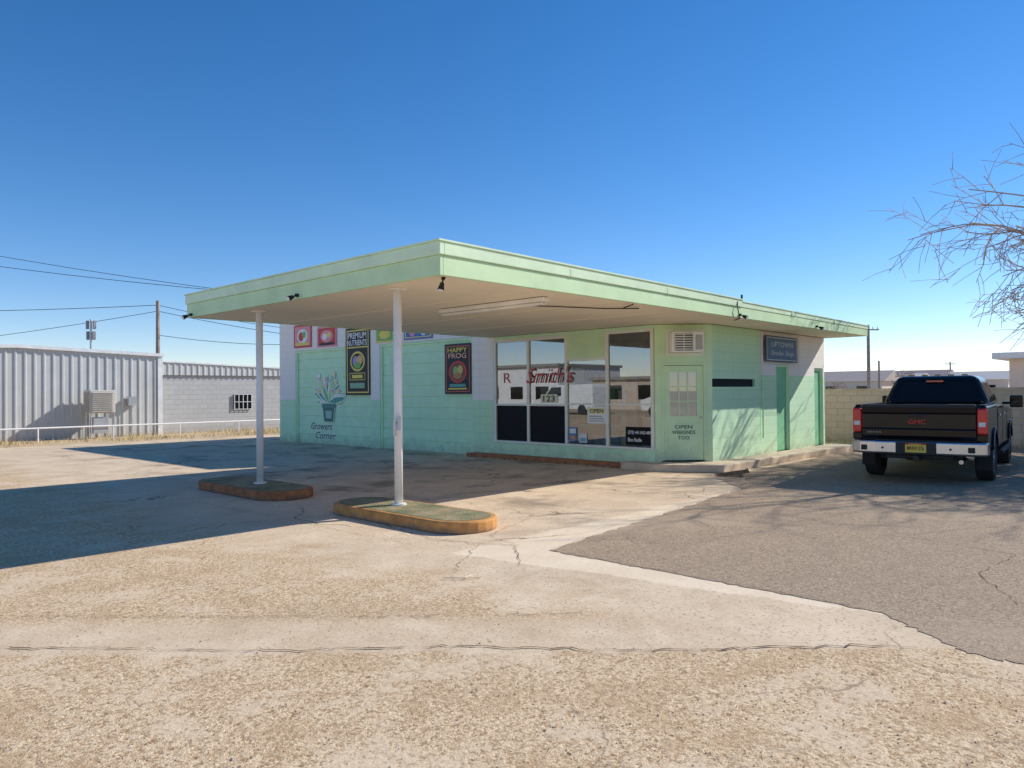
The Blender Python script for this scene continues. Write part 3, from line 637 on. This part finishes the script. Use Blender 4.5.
bot=[(1.92,.90),(1.92,-.90),(4.35,-.88),(4.35,.88)]; top=[(2.14,.67),(2.14,-.67),(3.50,-.67),(3.50,.67)]
zb,zt=1.27,1.83
bm=bmesh.new()
b_=[bm.verts.new((x,y,zb)) for x,y in bot]; t_=[bm.verts.new((x,y,zt)) for x,y in top]
bm.faces.new(b_); bm.faces.new(t_[::-1])
quads=[]
for i in range(4):
    j=(i+1)%4; bm.faces.new((b_[i],b_[j],t_[j],t_[i])); quads.append([V((*bot[i],zb)),V((*bot[j],zb)),V((*top[j],zt)),V((*top[i],zt))])
cab=fin("cab_roof",bm,m_paint,TR,bevel=.12,seg=6)
ctr=V((3,0,1.6))
def gpane(q,u0,u1,v0,v1,name):
    def P(u,v): return (q[0]*(1-u)+q[1]*u)*(1-v)+(q[3]*(1-u)+q[2]*u)*v
    c=[P(u0,v0),P(u1,v0),P(u1,v1),P(u0,v1)]; nn=(c[1]-c[0]).cross(c[3]-c[0]).normalized()
    if nn.dot(c[0]-ctr)<0: nn=-nn
    bm=bmesh.new(); poly(bm,[p+nn*.006 for p in c]); return fin(name,bm,m_dkglass,cab)
gpane(quads[0],.13,.87,.12,.76,"rear_window")
gpane(quads[1],.12,.44,.12,.76,"side_window"); gpane(quads[1],.48,.84,.12,.76,"side_window")
gpane(quads[3],.56,.88,.12,.76,"side_window"); gpane(quads[3],.16,.52,.12,.76,"side_window")
gpane(quads[2],.06,.94,.06,.88,"windscreen")
bm=bmesh.new(); box(bm,2.03,2.10,-.14,.14,1.71,1.74); fin("brake_light",bm,m_redl,cab)
m_amb=M("amber_block_colour",(.85,.42,.05),.3)
for y in (-.45,-.22,0,.22,.45):
    bm=bmesh.new(); box(bm,2.40,2.52,y-.05,y+.05,1.825,1.86); fin("roof_amber_block",bm,m_amb,cab,bevel=.012)  # row of small amber blocks across the cab roof
for s in (-1,1):
    for x in (1.95,2.98,4.05):
        bm=bmesh.new(); a,b=sorted((s*.998,s*1.003)); box(bm,x-.006,x+.006,a,b,.60,1.20)
        fin("door_seam",bm,m_dark,TR)
    for x in (2.2,3.2):
        bm=bmesh.new(); a,b=sorted((s*1.0,s*1.03)); box(bm,x,x+.2,a,b,1.08,1.115); fin("door_handle",bm,m_chrome,TR,bevel=.01)
    bm=bmesh.new(); a,b=sorted((s*1.06,s*1.28)); box(bm,3.98,4.12,a,b,1.20,1.44); a,b=sorted((s*.92,s*1.08)); box(bm,4.02,4.08,a,b,1.26,1.31); mi_=fin("wing_mirror",bm,m_paint,TR,bevel=.03,seg=3)
    bm=bmesh.new(); a,b=sorted((s*1.08,s*1.26)); box(bm,3.974,3.979,a,b,1.23,1.41); fin("mirror_glass",bm,m_dkglass,mi_)
    bm=bmesh.new(); cyl(bm,(1.95,s*1.03,.44),(4.2,s*1.03,.44),.045,.045,10); fin("side_step",bm,m_plas,TR)
    bm=bmesh.new(); a,b=sorted((s*.78,s*1.0)); box(bm,.70,.72,a,b,.22,.56); fin("mud_flap",bm,m_dark,TR)
    bm=bmesh.new(); a,b=sorted((s*.62,s*.98)); box(bm,5.72,5.86,a,b,.82,1.04); fin("headlight",bm,m_chrome,TR,bevel=.02)
bm=bmesh.new(); box(bm,5.80,5.90,-.55,.55,.72,1.06); fin("grille",bm,m_chrome,TR,bevel=.02)
bm=bmesh.new(); box(bm,5.75,5.95,-.95,.95,.46,.68); fin("front_bumper",bm,m_chrome,TR,bevel=.04)
def wheel(cx,s):
    bm=bmesh.new(); prof=[(.26,-.12),(.36,-.135),(.392,-.12),(.40,-.07),(.40,.07),(.392,.12),(.36,.135),(.26,.12)]
    N_=36; rings=[]
    for i in range(N_):
        t=2*math.pi*i/N_; rings.append([bm.verts.new((cx+r_*math.cos(t),s*.87+w_,zc+r_*math.sin(t))) for r_,w_ in prof])
    for i in range(N_):
        A=rings[i];B=rings[(i+1)%N_]
        for k in range(len(prof)): bm.faces.new((A[k],B[k],B[(k+1)%len(prof)],A[(k+1)%len(prof)]))
    w=fin("wheel",bm,m_tyre,TR,smooth=False)
    bm=bmesh.new(); y=s*.87
    cyl(bm,(cx,y-s*.05,zc),(cx,y+s*.08,zc),.255,.262,30)
    fin("rim_barrel",bm,m_plas,w)
    bm=bmesh.new()
    for k in range(6):
        Mx=Matrix.Translation((cx,y,zc))@Matrix.Rotation(2*math.pi*k/6,4,'Y'); a,b=sorted((s*.081,s*.115)); box(bm,-.03,.03,a,b,.03,.255,Mx)
    cyl(bm,(cx,y+s*.08,zc),(cx,y+s*.125,zc),.07,.06,16)
    N2=30
    for i in range(N2):
        t=2*math.pi*i/N2; t2=2*math.pi*(i+1)/N2
        q=[(cx+r_*math.cos(tt),y+s*.12,zc+r_*math.sin(tt)) for r_,tt in ((.235,t),(.262,t),(.262,t2),(.235,t2))]; poly(bm,q)
    fin("rim",bm,m_alloy,w)
for cx in (RW,FW):
    for s in (-1,1): wheel(cx,s)
bm=bmesh.new(); cyl(bm,(.1,-.62,.38),(.75,-.62,.38),.035,.035,12); fin("exhaust_pipe",bm,m_chrome,TR)
# ---------------------------------------------------------------- metal building + block building on the far side
m_corr=M("grey_ribbed_steel",(.56,.56,.54),.5,.1,var=.06,vs=1.5,dirt=((.42,.34,.25),.6,.5))
m_trim=M("white_trim_steel",(.80,.80,.79),.4,.1)
MB=thing("metal_building","light grey ribbed steel building with low gable roof","building",(8,31,0))
def mtop(x): return 3.32-abs(x-7.4)*.035
bm=bmesh.new(); x=-4.0; pts=[]
while x<12.3:
    for dx,dy in ((0,0),(.20,0),(.225,-.035),(.275,-.035),(.30,0)): pts.append((x+dx,31+dy))
    x+=.30
pts=[p for i,p in enumerate(pts) if i==0 or p!=pts[i-1]]
pv=None
for px,py in pts:
    px=min(px,12.3); c=(bm.verts.new((px,py,0)),bm.verts.new((px,py,mtop(px))))
    if pv: bm.faces.new((pv[0],c[0],c[1],pv[1]))
    pv=c
fin("wall",bm,m_corr,MB)
bm=bmesh.new(); prism(bm,[(-4,0),(12.3,0),(12.3,mtop(12.3)-.02),(7.4,mtop(7.4)-.02),(-4,mtop(-4)-.02)],'y',31.04,42)
fin("wall",bm,m_corr,MB)
bm=bmesh.new(); prism(bm,[(-4.1,mtop(-4.1)),(7.4,mtop(7.4)),(12.45,mtop(12.45)),(12.45,mtop(12.45)+.12),(7.4,mtop(7.4)+.12),(-4.1,mtop(-4.1)+.12)],'y',30.88,42.1)
fin("roof",bm,m_trim,MB)
bm=bmesh.new(); box(bm,12.24,12.42,30.93,31.039,0,mtop(12.45)-.005); fin("corner_trim",bm,m_trim,MB)
bm=bmesh.new(); cyl(bm,(11.2,30.8,.0),(11.2,30.8,1.2),.03,.03,8); box(bm,11.05,11.35,30.72,30.95,1.2,1.55); fin("gas_meter",bm,m_galv,MB)
BB=thing("block_building","grey painted concrete block building with ribbed steel roof edge","building",(15,31.5,0))
m_blk=blockmat("grey_block",(.50,.50,.49),(.46,.46,.45),(.33,.33,.325),None,bstr=.8,streak=.12)
bm=bmesh.new(); box(bm,12.45,23,31.5,41,0,2.42)
bw=fin("wall",bm,m_blk,BB)
bm=bmesh.new(); x=12.43; pv=None
prof=[]
while x<23.1:
    prof+= [(x,31.42),(x+.12,31.42),(x+.15,31.39),(x+.2,31.39),(x+.23,31.42)]; x+=.25
for px,py in prof:
    zt_=2.95-.035*(px-12.43)
    c=(bm.verts.new((px,py,2.42)),bm.verts.new((px,py,zt_)))
    if pv: bm.faces.new((pv[0],c[0],c[1],pv[1]))
    pv=c
fin("roof_edge",bm,m_corr,BB)
bm=bmesh.new(); prism(bm,[(12.43,2.425),(23.1,2.425),(23.1,2.56),(12.43,2.93)],'y',31.46,41.1); fin("roof",bm,m_corr,BB)
bm=bmesh.new(); prism(bm,[(12.43,2.952),(23.1,2.579),(23.1,2.64),(12.43,3.01)],'y',31.36,31.46); fin("roof_trim",bm,m_trim,BB)
bm=bmesh.new(); box(bm,15.7,16.5,31.44,31.52,.95,1.6); w=fin("window",bm,m_dkglass,BB)
bm=bmesh.new()
for i in range(5): x=15.7+i*.2; box(bm,x-.012,x+.012,31.41,31.438,.93,1.62)
for z in (.95,1.27,1.6): box(bm,15.68,16.52,31.405,31.409,z-.012,z+.012)
fin("window_bars",bm,m_trim,w)
EC=thing("evaporative_cooler","grey louvred evaporative cooler on a steel stand beside the metal building","cooler",(9.9,30.3,0))
m_bei=M("cooler_grey",(.60,.56,.50),.6,var=.1)
bm=bmesh.new(); box(bm,9.45,10.32,30.0,30.7,.95,1.80); fin("housing",bm,m_bei,EC,bevel=.02)
m_lv=M("cooler_louvre",(.46,.42,.37),.6)
bm=bmesh.new()
for i in range(10):
    z=1.01+i*.075
    prism(bm,[(29.95,z),(29.998,z+.04),(29.998,z)],'x',9.52,10.25)
fin("louvre",bm,m_lv,EC)
bm=bmesh.new()
for i in range(10):
    z=1.01+i*.075
    prism(bm,[(9.40,z),(9.448,z+.04),(9.448,z)],'y',30.06,30.64)
fin("louvre",bm,m_lv,EC)
bm=bmesh.new()
for x in (9.5,10.28):
    for y in (30.05,30.65): cyl(bm,(x,y,0),(x,y,.95),.022,.022,6)
box(bm,9.5,10.28,30.03,30.07,.45,.48); box(bm,9.6,10.1,30.1,30.5,.2,.8)
fin("stand",bm,m_galv,EC)
PF=thing("pipe_fence","low white painted pipe rail fence along the dirt strip","fence",(8,29.3,0))
bm=bmesh.new(); cyl(bm,(-2,29.3,.5),(22,29.3,.5),.028,.028,8); fin("rail",bm,m_white,PF)
for i in range(11):
    bm=bmesh.new(); cyl(bm,(-2+i*2.4,29.3,0),(-2+i*2.4,29.3,.47),.028,.028,8); fin("post",bm,m_white,PF)
# ---------------------------------------------------------------- yard wall on the right side
m_cmu=blockmat("bare_block",(.66,.50,.37),(.61,.46,.34),(.45,.34,.25),None,bstr=.8,streak=.15)
YW=thing("block_wall","tan bare concrete block yard wall","wall",(24,2,0))
bm=bmesh.new(); box(bm,24,24.2,-25,12,0,1.55); fin("wall_face",bm,m_cmu,YW)
bm=bmesh.new(); box(bm,23.97,24.23,-25.03,12.03,1.552,1.61); fin("coping",bm,m_conc,YW)
bm=bmesh.new(); box(bm,20.5,23.96,11.8,12.0,0,1.55); fin("wall_face",bm,m_cmu,YW)
NB=thing("neighbour_building","pale stucco building with flat overhanging white roof","building",(38,2,0))
bm=bmesh.new(); box(bm,35.5,44,-14,6.0,0,2.75); fin("wall",bm,M("pink_stucco",(.88,.72,.60),.9,var=.05),NB)
bm=bmesh.new(); box(bm,35,44.5,-14.5,6.5,2.752,3.0); fin("roof",bm,m_trim,NB)
bm=bmesh.new(); box(bm,35.46,35.498,3.2,4.4,1.2,2.2); fin("window",bm,m_dkglass,NB)
def house(L,D,w,d,h,rh,wc,rc,label):
    x,y=cw(L,D); T=thing("house",label,"house",(x,y,0),group="small houses on the skyline")
    bm=bmesh.new(); box(bm,x,x+d,y-w/2,y+w/2,0,h); fin("wall",bm,flat(wc),T)
    bm=bmesh.new(); prism(bm,[(x-.4,h+.01),(x+d+.4,h+.01),(x+d/2,h+rh)],'y',y-w/2-.4,y+w/2+.4); fin("roof",bm,flat(rc),T)
    for ya in (-.3,.15):
        bm=bmesh.new(); box(bm,x-.03,x-.005,y+w*ya,y+w*(ya+.15),1,2); fin("window",bm,m_dkglass,T)
house(45,101,9,8,2.6,1.5,(.80,.68,.56),(.5,.4,.33),"tan house with shallow brown gable roof")
house(56,112,8,8,2.6,1.3,(.9,.88,.84),(.6,.54,.5),"white house with shallow grey gable roof")
house(64,120,9,8,2.8,1.8,(.7,.5,.38),(.42,.32,.28),"brown brick house with dark gable roof")
house(76,132,10,9,2.8,1.6,(.85,.78,.66),(.6,.42,.35),"cream house with reddish gable roof")
house(62,100,7,7,2.7,1.2,(.75,.64,.54),(.6,.55,.5),"beige house with grey roof")
# buildings and a van across the street (seen mirrored in the shop windows)
m_aw=M("across_white",(.78,.78,.77),.7)
for (ya,yb,hz,mt) in ((14,27,3.3,m_aw),(30,41,2.6,M("across_tan",(.55,.45,.36),.8)),(45,62,4.0,m_aw)):
    RB=thing("street_building","plain single storey shop building across the street","building",(-28,ya,0),group="shop buildings across the street")
    bm=bmesh.new(); box(bm,-38,-28,ya,yb,0,hz); fin("wall",bm,mt,RB)
    y=ya+1.2
    while y<yb-2.5:
        bm=bmesh.new(); box(bm,-27.99,-27.95,y,y+1.6,.9,2.1); fin("window",bm,m_dkglass,RB); y+=3.3
    bm=bmesh.new(); box(bm,-38.2,-27.7,ya-.2,yb+.2,hz+.002,hz+.25); fin("roof",bm,M("across_roof",(.3,.28,.26),.8),RB)
for (vx,vy) in ((-14,21),(-15,30.5)):
    VN=thing("parked_van","white panel van parked across the street","van",(vx,vy,0),group="white vans across the street")
    bm=bmesh.new(); prism(bm,[(vy,.35),(vy+5.0,.35),(vy+5.1,1.0),(vy+4.3,1.25),(vy+3.6,2.05),(vy+.1,2.1),(vy,1.9)],'x',vx-.95,vx+.95); fin("body",bm,m_aw,VN,bevel=.08,seg=3)
    bm=bmesh.new(); prism(bm,[(vy+2.7,1.3),(vy+4.1,1.3),(vy+3.55,1.9),(vy+2.7,1.9)],'x',vx+.951,vx+.965); fin("side_window",bm,m_dkglass,VN)
    for wy in (.9,4.1):
        for wx in (-.96,.76):
            bm=bmesh.new(); cyl(bm,(vx+wx,vy+wy,.35),(vx+wx+.2,vy+wy,.35),.35,.35,20); fin("wheel",bm,m_tyre,VN)
# ---------------------------------------------------------------- poles and lines
def upole(x,y,h,arms,label):
    T=thing("utility_pole",label,"utility pole",(x,y,0),group="utility poles and their lines")
    bm=bmesh.new(); cyl(bm,(x,y,0),(x,y,h),.16,.11,10); fin("pole",bm,m_wood,T)
    d=V((.7,-.7,0)); 
    for z in arms:
        bm=bmesh.new(); a=V((x,y,z))-d*.9; b=V((x,y,z))+d*.9
        cyl(bm,a,b,.06,.06,5); ar=fin("cross_arm",bm,m_wood,T)
        for t in (-.8,-.4,.4,.8):
            bm=bmesh.new(); q=V((x,y,z))+d*t; cyl(bm,q+V((0,0,.05)),q+V((0,0,.25)),.04,.03,6); fin("insulator",bm,m_galv,ar)
    return T
def sag(a,b,s,n=14):
    a=V(a);b=V(b); return [a.lerp(b,i/n)-V((0,0,s*4*(i/n)*(1-i/n))) for i in range(n+1)]
def line(a,b,s,r,label="thin black overhead power line"):
    bm=bmesh.new(); tubes(bm,sag(a,b,s),r,4); o=fin("power_line",bm,m_cable,label=label,cat="power line",group="overhead power lines"); return o
pL=cw(-23.6,50); upole(pL[0],pL[1],7.9,[],"bare grey wooden utility pole behind the metal building")
pT=cw(-27.5,49)
T=thing("antenna_pole","pole with stacked antenna boxes behind the metal building","antenna pole",(pT[0],pT[1],0))
bm=bmesh.new(); cyl(bm,(pT[0],pT[1],0),(pT[0],pT[1],6.6),.09,.07,8); fin("pole",bm,m_galv,T)
m_ant=M("antenna_grey",(.3,.3,.32),.6)
for k,(ox,oz) in enumerate(((-.16,6.2),(.16,6.2),(-.14,5.5),(.14,5.5))):
    bm=bmesh.new(); box(bm,pT[0]+ox-.08,pT[0]+ox+.08,pT[1]-ox-.08,pT[1]-ox+.08,oz-.25,oz+.3); fin("antenna_box",bm,m_ant,T)
for (L,D,h,ar) in ((29.5,62,6.9,[6.5]),(47,96,5.2,[]),(76,130,6.2,[5.8])):
    x,y=cw(L,D); upole(x,y,h,ar,"wooden utility pole with cross arm on the skyline")
def w3(L,D,z): x,y=cw(L,D); return (x,y,z)
line(w3(-30,24,9.2),(13.6,19.5,4.35),.5,.010); line(w3(-30,23,8.2),(13.5,18.5,4.35),.5,.010)
P7=w3(-23.6,50,7.6); P8=w3(-23.6,50,7.2)
line(w3(-75,46,8.6),P7,.9,.022); line(w3(-38,50,5.2),P8,.1,.018)
line(P7,w3(-5,58,6.0),.7,.02); line(P8,w3(-5,52,4.6),.4,.02); line(w3(-23.6,50,5.6),w3(-5,52,5.9),.8,.02)
# ---------------------------------------------------------------- trees
m_bark=M("tree_bark",(.26,.21,.175),.95,var=.3,vs=8)
m_twig=M("winter_twigs",(.52,.42,.36),.9,var=.25,vs=2)
def grow(seed,h,spread,levels,kids,r0,up=.15,trunkfrac=.28,rmin=.0045):
    R=random.Random(seed); tr=[]; tw=[]
    def br(p,d,l,r,lev):
        nseg=4 if lev<2 else (3 if lev<levels-1 else 2)
        out=tr if lev<2 else tw
        pts=[(p,r)]
        for i in range(nseg):
            j=V((R.uniform(-1,1),R.uniform(-1,1),R.uniform(-1,1)))*(.10 if lev==0 else .24)
            grav=V((0,0,up if lev<3 else -.12))
            d=(d+j+grav*.35).normalized(); q=p+d*(l/nseg); r2=r*(1-.38*(i+1)/nseg) if lev<levels else r*.7
            out.append((p,q,pts[-1][1],r2)); p=q; pts.append((p,r2))
        if lev>=levels: return
        k=kids[lev]
        for i in range(k):
            t=(.45+.55*(i+R.random()*.6)/k) if lev else (.55+.45*i/k)
            idx=min(nseg-1,int(t*nseg)); f=t*nseg-idx; f=min(1,max(0,f))
            bp=pts[idx][0].lerp(pts[idx+1][0],f); rr=pts[idx+1][1]*.72
            ax=d.orthogonal().normalized(); ax.rotate(Matrix.Rotation(R.uniform(0,6.283)+i*2.4,3,d))
            ang=math.radians(R.uniform(25,62)*spread)
            nd_=d.copy(); nd_.rotate(Matrix.Rotation(ang,3,ax))
            br(bp,nd_,l*R.uniform(.60,.84),max(rr,rmin),lev+1)
    br(V((0,0,0)),V((0,0,1)),h*trunkfrac,r0,0)
    return tr,tw
def segmesh(name,segs,mat,parent,n):
    vs=[];fs=[]
    for p,q,a,b in segs:
        k=n if a>.03 else 3
        d=(q-p).normalized(); u=d.orthogonal().normalized(); w=d.cross(u); s=len(vs)
        for i in range(k): t=6.2832*i/k; o=u*math.cos(t)+w*math.sin(t); vs.append(p+o*a); vs.append(q+o*b)
        for i in range(k): j=(i+1)%k; fs.append((s+2*i,s+2*j,s+2*j+1,s+2*i+1))
    me=bpy.data.meshes.new(name); me.from_pydata([tuple(v) for v in vs],[],fs); me.materials.append(mat)
    o=bpy.data.objects.new(name,me); COL.objects.link(o); par(o,parent); return o
tx,ty=cw(16.2,18.0)
TT=thing("bare_tree","large bare winter tree with a dense tangle of pale twigs","tree",(tx,ty,0),local=True)
a,b=grow(11,15.5,1.10,6,[8,5,4,4,3,3],.34,.14,.22,.0085)
zs=[q.z for _,q,_,_ in b]
segmesh("trunk",a,m_bark,TT,8); segmesh("crown",b,m_twig,TT,5)
k_=10.4/max(zs); TT.scale=(k_,k_,k_)
a2,b2=grow(4,5.0,1.0,4,[4,4,4,4],.14,.1,.3)
first=None; R=random.Random(9)
spots=[(40,92),(47,106),(54,108),(62,112),(69,110),(76,129),(81,121),(45,86),(60,129),(86,133),(42,107),(52,98),(57,122)]
for i,(L,D) in enumerate(spots):
    x,y=cw(L,D); s=R.uniform(.7,1.15)
    if first is None:
        T=thing("small_tree","small bare brown tree on the skyline","tree",(x,y,0),local=True,group="bare trees on the skyline")
        A=segmesh("trunk",a2,m_bark,T,5); B_=segmesh("crown",[(p,q,max(r_,.02)*1.5,max(s_,.02)*1.5) for p,q,r_,s_ in b2],m_twig,T,4); first=(T,A,B_)
    else:
        T=first[0].copy(); COL.objects.link(T); T.location=(x,y,0); 
        for c in first[1:]:
            k=c.copy(); COL.objects.link(k); k.parent=T
    T.rotation_euler=(0,0,R.uniform(0,6)); T.scale=(s,s,s*R.uniform(.8,1.1))
# ---------------------------------------------------------------- grass + gravel + debris
def grass():
    R=random.Random(3); vs=[];fs=[]
    def blade(x,y,h):
        a=R.uniform(0,6.28); w=.006+R.random()*.008; dx,dy=math.cos(a)*w,math.sin(a)*w; lx,ly=R.uniform(-.6,.6)*h,R.uniform(-.6,.6)*h
        s=len(vs); vs.extend([(x-dx,y-dy,0),(x+dx,y+dy,0),(x+lx,y+ly,h)]); fs.append((s,s+1,s+2))
    for _ in range(9000):
        x=R.uniform(-3,22); y=R.uniform(27.3,31.3); 
        if math.sin(x*1.3)+math.sin(y*2.1+x*.4)+R.uniform(-1.2,1.2)<.2: continue
        blade(x,y,R.uniform(.04,.22))
    for _ in range(2500):
        x=R.uniform(20.7,23.9); y=R.uniform(7.6,12); blade(x,y,R.uniform(.03,.15))
    for _ in range(1200):
        x=R.uniform(23.6,23.98); y=R.uniform(-8,7.5); blade(x,y,R.uniform(.03,.15))
    for _ in range(300):
        x=R.uniform(12.74,12.82); y=R.uniform(9.2,13.6); blade(x,y,R.uniform(.02,.07))
    me=bpy.data.meshes.new("dry_grass"); me.from_pydata(vs,[],fs); me.materials.append(M("straw_grass",(.58,.45,.22),.9,var=.3,vs=3))
    o=bpy.data.objects.new("dry_grass",me); COL.objects.link(o); o["kind"]="stuff"
grass()
def gravel():
    R=random.Random(8); bm=bmesh.new()
    for _ in range(4500):
        D=2.3+5.0*R.random()**1.3; L=R.uniform(-.75,.75)*D; x,y=cw(L,D)
        if x>5.0 and R.random()<.75: continue
        s=R.uniform(.002,.0055)*(1.6 if R.random()<.03 else 1)
        M4=Matrix.Translation((x,y,.005+s*.3))@Matrix.Rotation(R.uniform(0,6),4,'Z')@Matrix.Diagonal((s*R.uniform(.8,1.4),s,s*R.uniform(.5,.8),1))
        P=[M4@V(p) for p in ((1,0,0),(.3,.9,0),(-.8,.6,0),(-.9,-.5,0),(.2,-1,0),(.2,.1,1),(-.3,-.1,.9))]
        v=[bm.verts.new(p) for p in P]
        for f in ((0,1,5),(1,2,5),(2,6,5),(2,3,6),(3,4,6),(4,5,6),(4,0,5)): bm.faces.new([v[i] for i in f])
    fin("gravel",bm,M("loose_gravel",(.58,.42,.28),.9,var=.5,vs=60),kind="stuff")
gravel()
T=thing("fallen_twig","small dry forked twig lying on the paving","twig",(*cw(-.42,6.4),0))
bm=bmesh.new(); q=[(*cw(-.6,6.42),.02),(*cw(-.42,6.40),.022),(*cw(-.28,6.46),.016)]; tubes(bm,q,.006,5); tubes(bm,[q[1],(*cw(-.36,6.52),.02)],.005,5); fin("stem",bm,M("dry_twig",(.8,.62,.42),.9),T)
# ---------------------------------------------------------------- light, sky, camera
sd=V((1.40,-.59,1)).normalized()
sun=bpy.data.lights.new("sun",'SUN'); sun.energy=5.0; sun.angle=math.radians(.5); sun.color=(1,.96,.89)
so=bpy.data.objects.new("sun",sun); COL.objects.link(so); so.rotation_euler=sd.to_track_quat('Z','Y').to_euler()
w=bpy.data.worlds.new("World"); sc.world=w; w.use_nodes=True; nt=w.node_tree
sky=nt.nodes.new('ShaderNodeTexSky'); sky.sky_type='NISHITA'; sky.sun_disc=False
sky.sun_elevation=math.asin(sd.z); sky.sun_rotation=math.atan2(sd.x,sd.y); sky.altitude=1300; sky.air_density=1.0; sky.dust_density=.03; sky.ozone_density=3.0
hs=nd(nt,'ShaderNodeHueSaturation',{'Saturation':1.30,'Value':1.0,'Color':sky.outputs[0]})
tn=mix(nt,1.0,hs.outputs[0],(1.06,.95,1.0),'MULTIPLY')
nt.links.new(tn,nt.nodes['Background'].inputs[0]); nt.nodes['Background'].inputs[1].default_value=.15
cam=bpy.data.cameras.new("camera"); co=bpy.data.objects.new("camera",cam); COL.objects.link(co); sc.camera=co
cam.sensor_width=36; cam.lens=750/1024*36; cam.clip_end=5000; cam.clip_start=.05
p=math.atan(8/750); r=.0086
F=V((.7296,.6839,0)); Rt=V((.6839,-.7296,0)); Z=V((0,0,1))
Fc=F*math.cos(p)+Z*math.sin(p); U0=Z*math.cos(p)-F*math.sin(p)
Uc=U0*math.cos(r)+Rt*math.sin(r); Rc=Rt*math.cos(r)-U0*math.sin(r)
co.matrix_world=Matrix(((Rc.x,Uc.x,-Fc.x,0),(Rc.y,Uc.y,-Fc.y,0),(Rc.z,Uc.z,-Fc.z,1.6),(0,0,0,1)))
sc.view_settings.view_transform='Standard'; sc.view_settings.look='None'; sc.view_settings.exposure=0
